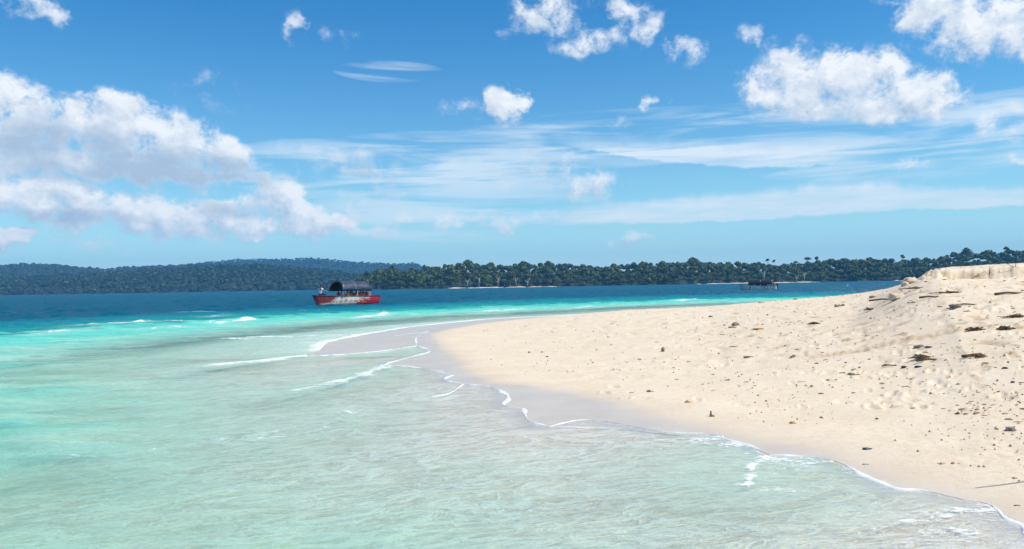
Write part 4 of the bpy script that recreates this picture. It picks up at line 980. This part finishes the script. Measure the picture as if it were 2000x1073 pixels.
PS = [(3.5, -.55, R(0), 'rest', LILAC, None, 'passenger in a lilac top just inside the open front of the dark awning'),
      (3.75, .35, R(-90), 'rest', DARKC, ORED, 'passenger in a dark red vest at the front far side under the awning'),
      (4.15, -.75, R(20), 'chat', GREYC, ORANGE, 'foremost passenger in an orange vest on the near side under the awning'),
      (4.75, -.55, R(15), 'chat', DARKC, ORANGE, 'passenger in an orange vest next behind the foremost on the near side'),
      (5.35, -.78, R(10), 'rail', DARKC, ORANGE, 'passenger in an orange vest leaning on the rail amidships'),
      (5.75, .45, R(170), 'rest', WHITE, ORED, 'passenger in a red vest on the far side amidships'),
      (6.0, -.70, R(0), 'rest', PINK, None, 'passenger in a pink top between two orange vests'),
      (6.45, -.6, R(-25), 'chat', DARKC, ORANGE, 'passenger in a round orange vest beside the one in blue'),
      (6.95, -.65, R(0), 'rest', BLUE, None, 'passenger in a blue top near the rear of the awning'),
      (7.35, -.55, R(5), 'rail', DARKC, ORANGE, 'passenger in an orange vest nearest the stern of the red and white boat'),
      (7.75, .2, R(90), 'rest', GREYC, None, 'passenger in pale grey sitting behind the awning at the stern')]
for (x_, y_, f_, ps, sh, ve, lab) in PS: person(B1O, B1A, x_, y_, .77, f_, ps, sh, ve, lab, random.uniform(.93, 1.02))
P2 = [(2.55, -.35, R(0), 'rest', DARKC, ORED, 'red-vested passenger at the bow end of the far boat'),
      (2.95, -.4, R(20), 'chat', DARKC, ORED, 'second passenger in red from the bow of the far boat'),
      (3.9, -.5, R(0), 'rest', DARKC, ORED, 'red-vested passenger under the middle of the far boat front awning'),
      (4.4, -.35, R(-20), 'rest', WHITE, None, 'passenger in white where the two awnings of the far boat meet'),
      (5.1, -.5, R(0), 'chat', DARKC, ORED, 'red-vested passenger under the front half of the far boat rear awning'),
      (5.75, -.4, R(15), 'rest', DARKC, ORED, 'red-vested passenger under the rear half of the far boat rear awning'),
      (6.75, -.2, R(90), 'rest', GREYC, ORED, 'passenger at the open rear end of the awnings of the far boat'),
      (7.25, .0, R(90), 'steer', DARKC, None, 'person in dark clothes steering at the stern of the far boat')]
for (x_, y_, f_, ps, sh, ve, lab) in P2: person(B2O, B2A, x_, y_, .58 if x_ < 7 else .75, f_, ps, sh, ve, lab, .95)

# ------------------------------------------------------------------ things lying on the sand
CORAL = simple('grey_brown_coral', (0.24, 0.20, 0.15), .9, .35, 40, .01); TAN = simple('tan_shell', (0.55, 0.33, 0.17), .75, .3, 40, .006); DARKST = simple('black_stone', (0.03, 0.035, 0.035), .5, .3, 30, .004)
WEED = simple('dried_seaweed', (0.13, 0.085, 0.042), .9, .4, 30, .01); LEAF = simple('orange_brown_leaf', (0.50, 0.20, 0.03), .6, .3, 30); TWIG = simple('brown_twig', (0.13, 0.085, 0.05), .9, .3, 30); WS_ = 0.55; PALE = simple('pale_coral', (0.62, 0.57, 0.50), .9, .2, 40, .01); SANDL = simple('sand_clod', (0.60, 0.48, 0.34), .95, .15, 20, .01)
def surf(x_, y_):
    i = np.argmin((GX - x_) ** 2 + (GY - y_) ** 2); return float(GZ.ravel()[i])
def lump(name, px, py, sz, mat, label, cat, sq=.6, el=1.0, seed=0, knobs=0):
    x_, y_ = ground_at(px, py); r = random.Random(seed * 7 + int(px)); bm = bmesh.new(); bmesh.ops.create_icosphere(bm, subdivisions=3, radius=sz / 2)
    ph = [r.uniform(0, 6) for _ in range(6)]
    for v_ in bm.verts:
        d = v_.co.normalized(); f_ = 1 + .22 * math.sin(d.x * 3.1 + ph[0]) + .18 * math.sin(d.y * 4.3 + ph[1]) + .14 * math.sin(d.z * 5 + ph[2]) + .09 * math.sin(d.x * 9 + ph[3]) * math.sin(d.y * 8 + ph[4]) + r.uniform(-.03, .03)
        v_.co = Vector((v_.co.x * f_ * el, v_.co.y * f_, v_.co.z * f_ * sq))
    for k_ in range(knobs):
        a_ = r.uniform(0, 6.28); add_tube(bm, [(0, 0, 0), (math.cos(a_) * sz * .3, math.sin(a_) * sz * .3, sz * .2), (math.cos(a_) * sz * .5, math.sin(a_) * sz * .4, sz * .26)], [sz * .16, sz * .12, sz * .08], 7)
    o_ = link(name, bm_mesh(name, bm, True), mat); o_.location = (x_, y_, surf(x_, y_) + sz * sq * .28); o_.rotation_euler = (0, 0, r.uniform(-.4, .4)); return tag(o_, label, cat)
def sticks(name, px, py, L_, mat, label, cat, segs, rad_, up=0.0):
    """segs: polylines in units of L_ (x across, z up)"""
    x_, y_ = ground_at(px, py); bm = bmesh.new()
    for s_ in segs:
        pts = [(q[0] * L_, q[1] * L_, q[2] * L_) for q in s_]; add_tube(bm, pts, [rad_ * (1 - .5 * k_ / max(1, len(pts) - 1)) for k_ in range(len(pts))], 6)
    o_ = link(name, bm_mesh(name, bm, True), mat); o_.location = (x_, y_, surf(x_, y_) + rad_ * .6 + up); return tag(o_, label, cat)
def weed(px, py, w_, label, seed):
    x_, y_ = ground_at(px, py); r = random.Random(seed); bm = bmesh.new(); z0 = surf(x_, y_); w_ *= WS_ if seed < 702 else .33
    for k_ in range(110):
        a_ = r.gauss(0, .34) * w_; b_ = r.gauss(0, .2) * w_ * .55; h_ = r.uniform(.008, .04) * math.exp(-(a_ / w_ * 2) ** 2); t_ = r.uniform(0, 6.28); l_ = r.uniform(.04, .11)
        p_ = Vector((a_, b_, h_ * r.uniform(0, 1))); q_ = r.uniform(-.9, .9)
        add_tube(bm, [p_, p_ + Vector((math.cos(t_) * l_ * .6, math.sin(t_) * l_ * .6, h_ * .5)), p_ + Vector((math.cos(t_ + q_) * l_, math.sin(t_ + q_) * l_, 0))], [.005, .009, .004], 5)
    o_ = link('seaweed_clump', bm_mesh('seaweed_clump', bm, True), WEED); o_.location = (x_, y_, z0 + .01); return tag(o_, label, 'seaweed')
# upright coral finger with its foot
x_, y_ = ground_at(1389, 814); bm = bmesh.new()
add_tube(bm, [(-.004, 0, 0), (-.008, 0, .025), (.0, 0, .048), (-.004, 0, .066), (-.004, 0, .072)], [.017, .012, .011, .013, .006], 9)
add_tube(bm, [(-.012, 0, .006), (.012, .002, .012), (.036, 0, .008), (.048, 0, .004)], [.013, .012, .012, .005], 8); add_tube(bm, [(-.002, 0, .03), (.012, -.004, .018), (.022, -.002, .01)], [.008, .008, .008], 7)
o_ = link('coral_piece', bm_mesh('coral_piece', bm, True), CORAL); o_.location = (x_, y_, surf(x_, y_)); tag(o_, 'upright grey coral finger with a sideways foot on smooth sand', 'coral')
LP = [('coral_piece',1344,786,.07,TAN,'tan and brown lump of coral left of the upright coral finger','coral',.5,1.25,2),
 ('shell_piece',1549,828,.062,TAN,'tan curved shell piece right of the upright coral finger','shell',.4,1.5,0),('pebble',1557,820,.022,CORAL,'tiny grey pebble just behind the tan shell piece','pebble',.9,1,0),
 ('stone',1694,878,.055,DARKST,'smooth black oval stone near the water on the right','stone',.42,1.5,0),('coral_piece',1267,766,.06,CORAL,'olive grey coral bit with two knobs near the wet sand','coral',.6,1.1,2),
 ('coral_piece',1277,766,.045,PALE,'white coral crumb beside the olive grey knobbed one','coral',.4,1.4,0),('stone',1976,843,.085,CORAL,'grey-green stone at the right edge with pebbles round it','stone',.45,1.4,1),
 ('stone',1437,636,.17,CORAL,'brown lump in mid beach standing behind a flat grey one','stone',.7,1,0),('coral_piece',1295,686,.10,CORAL,'dark pointed coral chunk on the left part of the beach','coral',.9,.8,1),
 ('coral_piece',1636,599,.17,CORAL,'left and larger of two dark lumps on the crest of the beach','coral',.5,1,2),('coral_piece',1646,598,.12,CORAL,'right and smaller of two dark lumps on the crest of the beach','coral',.6,.9,1),
 ('stone',1766,717,.075,DARKST,'dark oval pebble left of a pointed one below the wrack line','stone',.5,1.3,0),('stone',1793,717,.08,DARKST,'dark pointed flat pebble right of an oval one below the wrack line','stone',.3,1.6,0),
 ('stone',1963,720,.07,DARKST,'dark flat stone inside the curved mark near the right edge','stone',.3,1.4,0),('stone',1794,679,.12,CORAL,'larger brown lump of a pair below the drag mark','stone',.5,1.2,1),('stone',1814,679,.09,CORAL,'smaller flat brown lump right of its pair below the drag mark','stone',.35,1.3,0),
 ('shell_piece',1841,907,.035,TAN,'left of two small brown shells near the foam on the right','shell',.5,1.4,0),('shell_piece',1861,907,.03,TAN,'right of two small brown shells near the foam on the right','shell',.6,1.1,0),
 ('shell_piece',1982,935,.028,TAN,'single reddish shell crumb at the right edge above the pole shadow','shell',.6,1.2,0),('pebble',1871,808,.04,DARKST,'dark pebble above a line of grit at the right','pebble',.5,1.4,0),('pebble',1712,820,.03,DARKST,'small dark pebble alone in the middle of the smooth sand','pebble',.6,1.2,0),
 ('pebble',1978,747,.04,DARKST,'small dark slanting pebble near the right edge','pebble',.5,1.4,0),('sand_clod',1783,553,.45,SANDL,'rounded sand clod on the crest below the sandbank corner','clod',.5,1.2,1),('sand_clod',1767,559,.26,SANDL,'smaller sand clod left of the rounded one on the crest','clod',.6,1,1),
 ('coral_piece',1704,582,.22,CORAL,'dark lump at the left of the upper beach edge','coral',.35,1.3,0),('coral_piece',1488,592,.16,CORAL,'dark bit on the beach crest right below the far boat','coral',.4,1.6,0),('coral_piece',1553,586,.15,CORAL,'small dark bit on the crest right of the far boat','coral',.6,1.1,0),
 ('stone',1389,620,.13,CORAL,'small dark lump on the left upper beach','stone',.5,1.2,0),('stone',1549,695,.09,CORAL,'dark nub on the middle beach','stone',.7,1,0),('stone',1752,584,.3,SANDL,'pale round clod beside a long dark stick on the upper beach','clod',.6,1,0),
 ('stone',1867,602,.2,CORAL,'brown lump at the right upper beach','stone',.5,1.2,1),('stone',1665,733,.08,CORAL,'brown wedge of coral at the foot of the middle beach','stone',.4,1.8,0)]
for i, (nm, px, py, sz, mt, lab, ct_, sq, el_, kn) in enumerate(LP): lump(nm, px, py, sz, mt, lab, ct_, sq, el_, i, kn)
lump('leaf', 1480, 644, .20, LEAF, 'curled orange-brown fallen leaf on the middle of the beach', 'leaf', .16, 1.7, 90)
H0 = [[(-.5, 0, 0), (-.1, .05, .04), (.2, -.03, .02), (.5, .02, 0)]]
for i, (px, py, L_, r_, lab) in enumerate([(1234,768,.07,.005,'thin grey stick nearest the wet sand left of the coral crumbs'),(1431,641,.22,.02,'flat grey stick in front of the brown lump'),(1463,700,.2,.018,'short dark stick lying level on the middle beach'),
        (1691,908,.06,.003,'small forked twig near the foam below the black stone'),(1987,989,.05,.004,'small bent twig at the right edge below the pole shadow'),(1732,588,.9,.025,'long dark stick on the upper beach running to a pale clod'),
        (1975,574,.7,.03,'dark driftwood piece on the upper beach at the right'),(1818,584,.5,.025,'short driftwood piece in the middle of the upper beach'),(1890,596,.6,.02,'thin driftwood piece above the brown lump on the right'),
        (1740,716,.28,.012,'thin twig in the grit below the drag mark'),(1822,704,.5,.02,'knotted twig lying on the wrack line'),(1905,697,.4,.022,'dark twig on the wrack line near the right')]):
    sg = H0 + ([[(-.1, .05, .04), (-.3, .2, .06)], [(.2, -.03, .02), (.35, .15, .05)]] if i in (3, 10, 9) else [])
    sticks('driftwood_stick', px, py, L_, TWIG, lab, 'stick', sg, r_)
for i, (px, py, L_, tx_, lab) in enumerate([(1932,529,.42,.12,'tallest upright twig standing in the sandbank face'),(1955,531,.34,-.5,'slanting twig in the sandbank right of the tallest one'),(1984,528,.30,.02,'short upright twig in the sandbank nearest the right edge'),
        (1936,537,.30,.6,'leaning twig low in the sandbank below the tallest one'),(1977,529,.28,-1.6,'nearly flat twig beside the short upright one in the sandbank'),(1908,533,.4,1.9,'flat forked twig on the sandbank left of the upright ones')]):
    sticks('sandbank_twig', px, py, L_ * .6, TWIG, lab, 'twig', [[(-tx_ * .3, 0, -.3), (0, 0, 0), (tx_ * .5, 0, .45), (tx_ * .62, 0, .8 if abs(tx_) < 1 else .35)]] + ([[(0, 0, 0), (.3, .1, .3)]] if i in (5, 0) else []), .009, up=.01)
for i, (px, py, w_, lab) in enumerate([(1790,565,1.0,'dark seaweed clump on the upper beach below the sandbank corner'),(1856,571,.95,'darkest seaweed clump in the middle of the upper beach'),(1984,619,.75,'seaweed clump at the right edge of the middle beach'),
        (1905,645,.6,'loose seaweed at the upper end of the drag mark'),(1965,644,.45,'small seaweed tuft at the right of the drag mark'),(1800,702,.55,'seaweed strung along the wrack line'),(1905,699,.4,'small seaweed knot on the right of the wrack line'),(1700,606,.5,'thin seaweed wisp on the left of the upper beach'),
        (1590,634,.45,'pale weed wisp in the centre of the beach')]): weed(px, py, w_, lab, 700 + i)

# grit: shell and coral crumbs too many to count
r_ = np.random.default_rng(77); pts = []
while len(pts) < 5200:
    px = r_.uniform(900, 2040); py = 590 + 420 * r_.beta(1.2, 1.8)
    x_, y_ = at(px, py, 0.5)
    pts.append((x_, y_))
pts = np.array(pts); gz_, gs_, gw_, gt_ = full_height(pts[:, 0], pts[:, 1])
cl = fbm(pts[:, 0] * 0.7, pts[:, 1] * 0.7, 3, 400); okk = (gw_ < .15) & (gs_ > .6) & (r_.random(len(pts)) < np.clip(.22 + 1.1 * cl + .25 * (pts[:, 0] > 5), 0.04, 1)) & (pts[:, 1] < 60)
pts = pts[okk]
idx = []
for q in pts:
    i_ = int(np.searchsorted(rad, math.hypot(*q))); j_ = int(np.searchsorted(ang[:860], math.atan2(q[0], q[1]))); idx.append((min(i_, len(rad) - 1), min(j_, 859)))
V_, F_, M_i = [], [], []
for q, (i_, j_) in zip(pts, idx):
    z_ = GZ[i_, j_]; D_ = math.hypot(*q); s_ = r_.uniform(.0035, .011) * (1 + D_ / 14) * (1.6 if r_.random() < .08 else 1); b0 = len(V_)
    dirs = r_.normal(size=(5, 3)); dirs /= np.linalg.norm(dirs, axis=1)[:, None]
    a0 = r_.uniform(0, 6.28)
    for k_ in range(4): V_.append((q[0] + math.cos(a0 + k_ * 1.57) * s_ * r_.uniform(.6, 1.3), q[1] + math.sin(a0 + k_ * 1.57) * s_ * r_.uniform(.6, 1.2), z_ - .002))
    V_.append((q[0] + r_.uniform(-.3, .3) * s_, q[1], z_ + s_ * r_.uniform(.5, 1.1)))
    F_ += [(b0, b0 + 1, b0 + 4), (b0 + 1, b0 + 2, b0 + 4), (b0 + 2, b0 + 3, b0 + 4), (b0 + 3, b0, b0 + 4)]; M_i += [(1 if r_.random() < .6 else 0) if r_.random() < .93 else 2] * 4
me = bpy.data.meshes.new('shell_grit'); me.from_pydata(V_, [], F_); me.materials.append(CORAL); me.materials.append(TAN); me.materials.append(DARKST)
me.polygons.foreach_set('material_index', np.array(M_i, np.int32)); o_ = link('shell_grit', me); tag(o_, 'scattered shell and coral crumbs on the dry sand', kind='stuff')

V_, F_, M_i = [], [], []
k_n = 0
while k_n < 330:
    px = r_.uniform(1050, 2040); py = r_.uniform(596, 770)
    if r_.random() > .15 + .85 * (px - 1050) / 900: continue
    x_, y_ = at(px, py, 0.9)
    if y_ > 60 or x_ > 40: continue
    g_ = full_height(np.array([x_]), np.array([y_]))
    if g_[1][0] < 2.5 or g_[2][0] > .1 or (perlin(np.array([x_ * .35]), np.array([y_ * .6]), 500)[0] < -.1 and r_.random() < .75): continue
    i_ = min(int(np.searchsorted(rad, math.hypot(x_, y_))), len(rad) - 1); j_ = min(int(np.searchsorted(ang[:860], math.atan2(x_, y_))), 859); z_ = GZ[i_, j_]
    L_ = (r_.gamma(1.6, .022) + .012) * .8 * (.35 + .65 * min(1, y_ / 22)); a_ = r_.normal() * .5; b0 = len(V_); hh_ = r_.uniform(.006, .028) * (.4 + .6 * min(1, y_ / 22))
    for t_, w_ in ((-1, .1), (-.4, .5), (.3, .45), (1, .08)):
        cx_ = x_ + math.cos(a_) * L_ * t_; cy_ = y_ + math.sin(a_) * L_ * t_ + .15 * L_ * math.sin(t_ * 3 + b0)
        V_ += [(cx_, cy_ - w_ * L_ * .38, z_ - .004), (cx_, cy_, z_ + hh_ * (1 - t_ * t_ * .6)), (cx_, cy_ + w_ * L_ * .38, z_ - .004)]
    for q in range(3):
        o2 = b0 + q * 3; F_ += [(o2, o2 + 3, o2 + 4, o2 + 1), (o2 + 1, o2 + 4, o2 + 5, o2 + 2)]; M_i += [k_n % 3] * 2
    k_n += 1
me = bpy.data.meshes.new('wrack_scraps'); me.from_pydata(V_, [], F_)
for mt in (simple('dark_scraps', (.22, .14, .08), .9, .3, 20), simple('brown_scraps', (.36, .24, .13), .9, .3, 20), simple('tan_scraps', (.42, .29, .17), .9, .3, 20)): me.materials.append(mt)
me.polygons.foreach_set('material_index', np.array(M_i, np.int32)); tag(link('wrack_scraps', me), 'small scraps of dried weed and bark strewn over the upper beach', kind='stuff')

# leaning pole beyond the right edge, whose thin shadow crosses the sand
bm = bmesh.new(); add_tube(bm, [(9.2, 7.1, .25), (7.4, 6.8, .72), (5.6, 6.5, 1.08), (4.36, 6.28, 1.02)], [.03, .026, .02, .008], 8)
tag(link('bamboo_pole', bm_mesh('bamboo_pole', bm, True), TWIG), 'thin pole leaning over the sand just beyond the right edge, seen by its shadow', 'pole')

# ------------------------------------------------------------------ air
bm = bmesh.new(); add_box(bm, (0, 0, 84), (8900, 8900, 192)); me = bm_mesh('haze', bm)
HZ, n, o = new_mat('haze_air'); pv = n.nodes.new('ShaderNodeVolumePrincipled'); pv.inputs['Color'].default_value = (0.14, 0.53, 1.0, 1); pv.inputs['Density'].default_value = 0.00016
n.links.new(pv.outputs[0], o.inputs['Volume']); tag(link('haze', me, HZ), 'pale sea haze over the channel', kind='stuff')
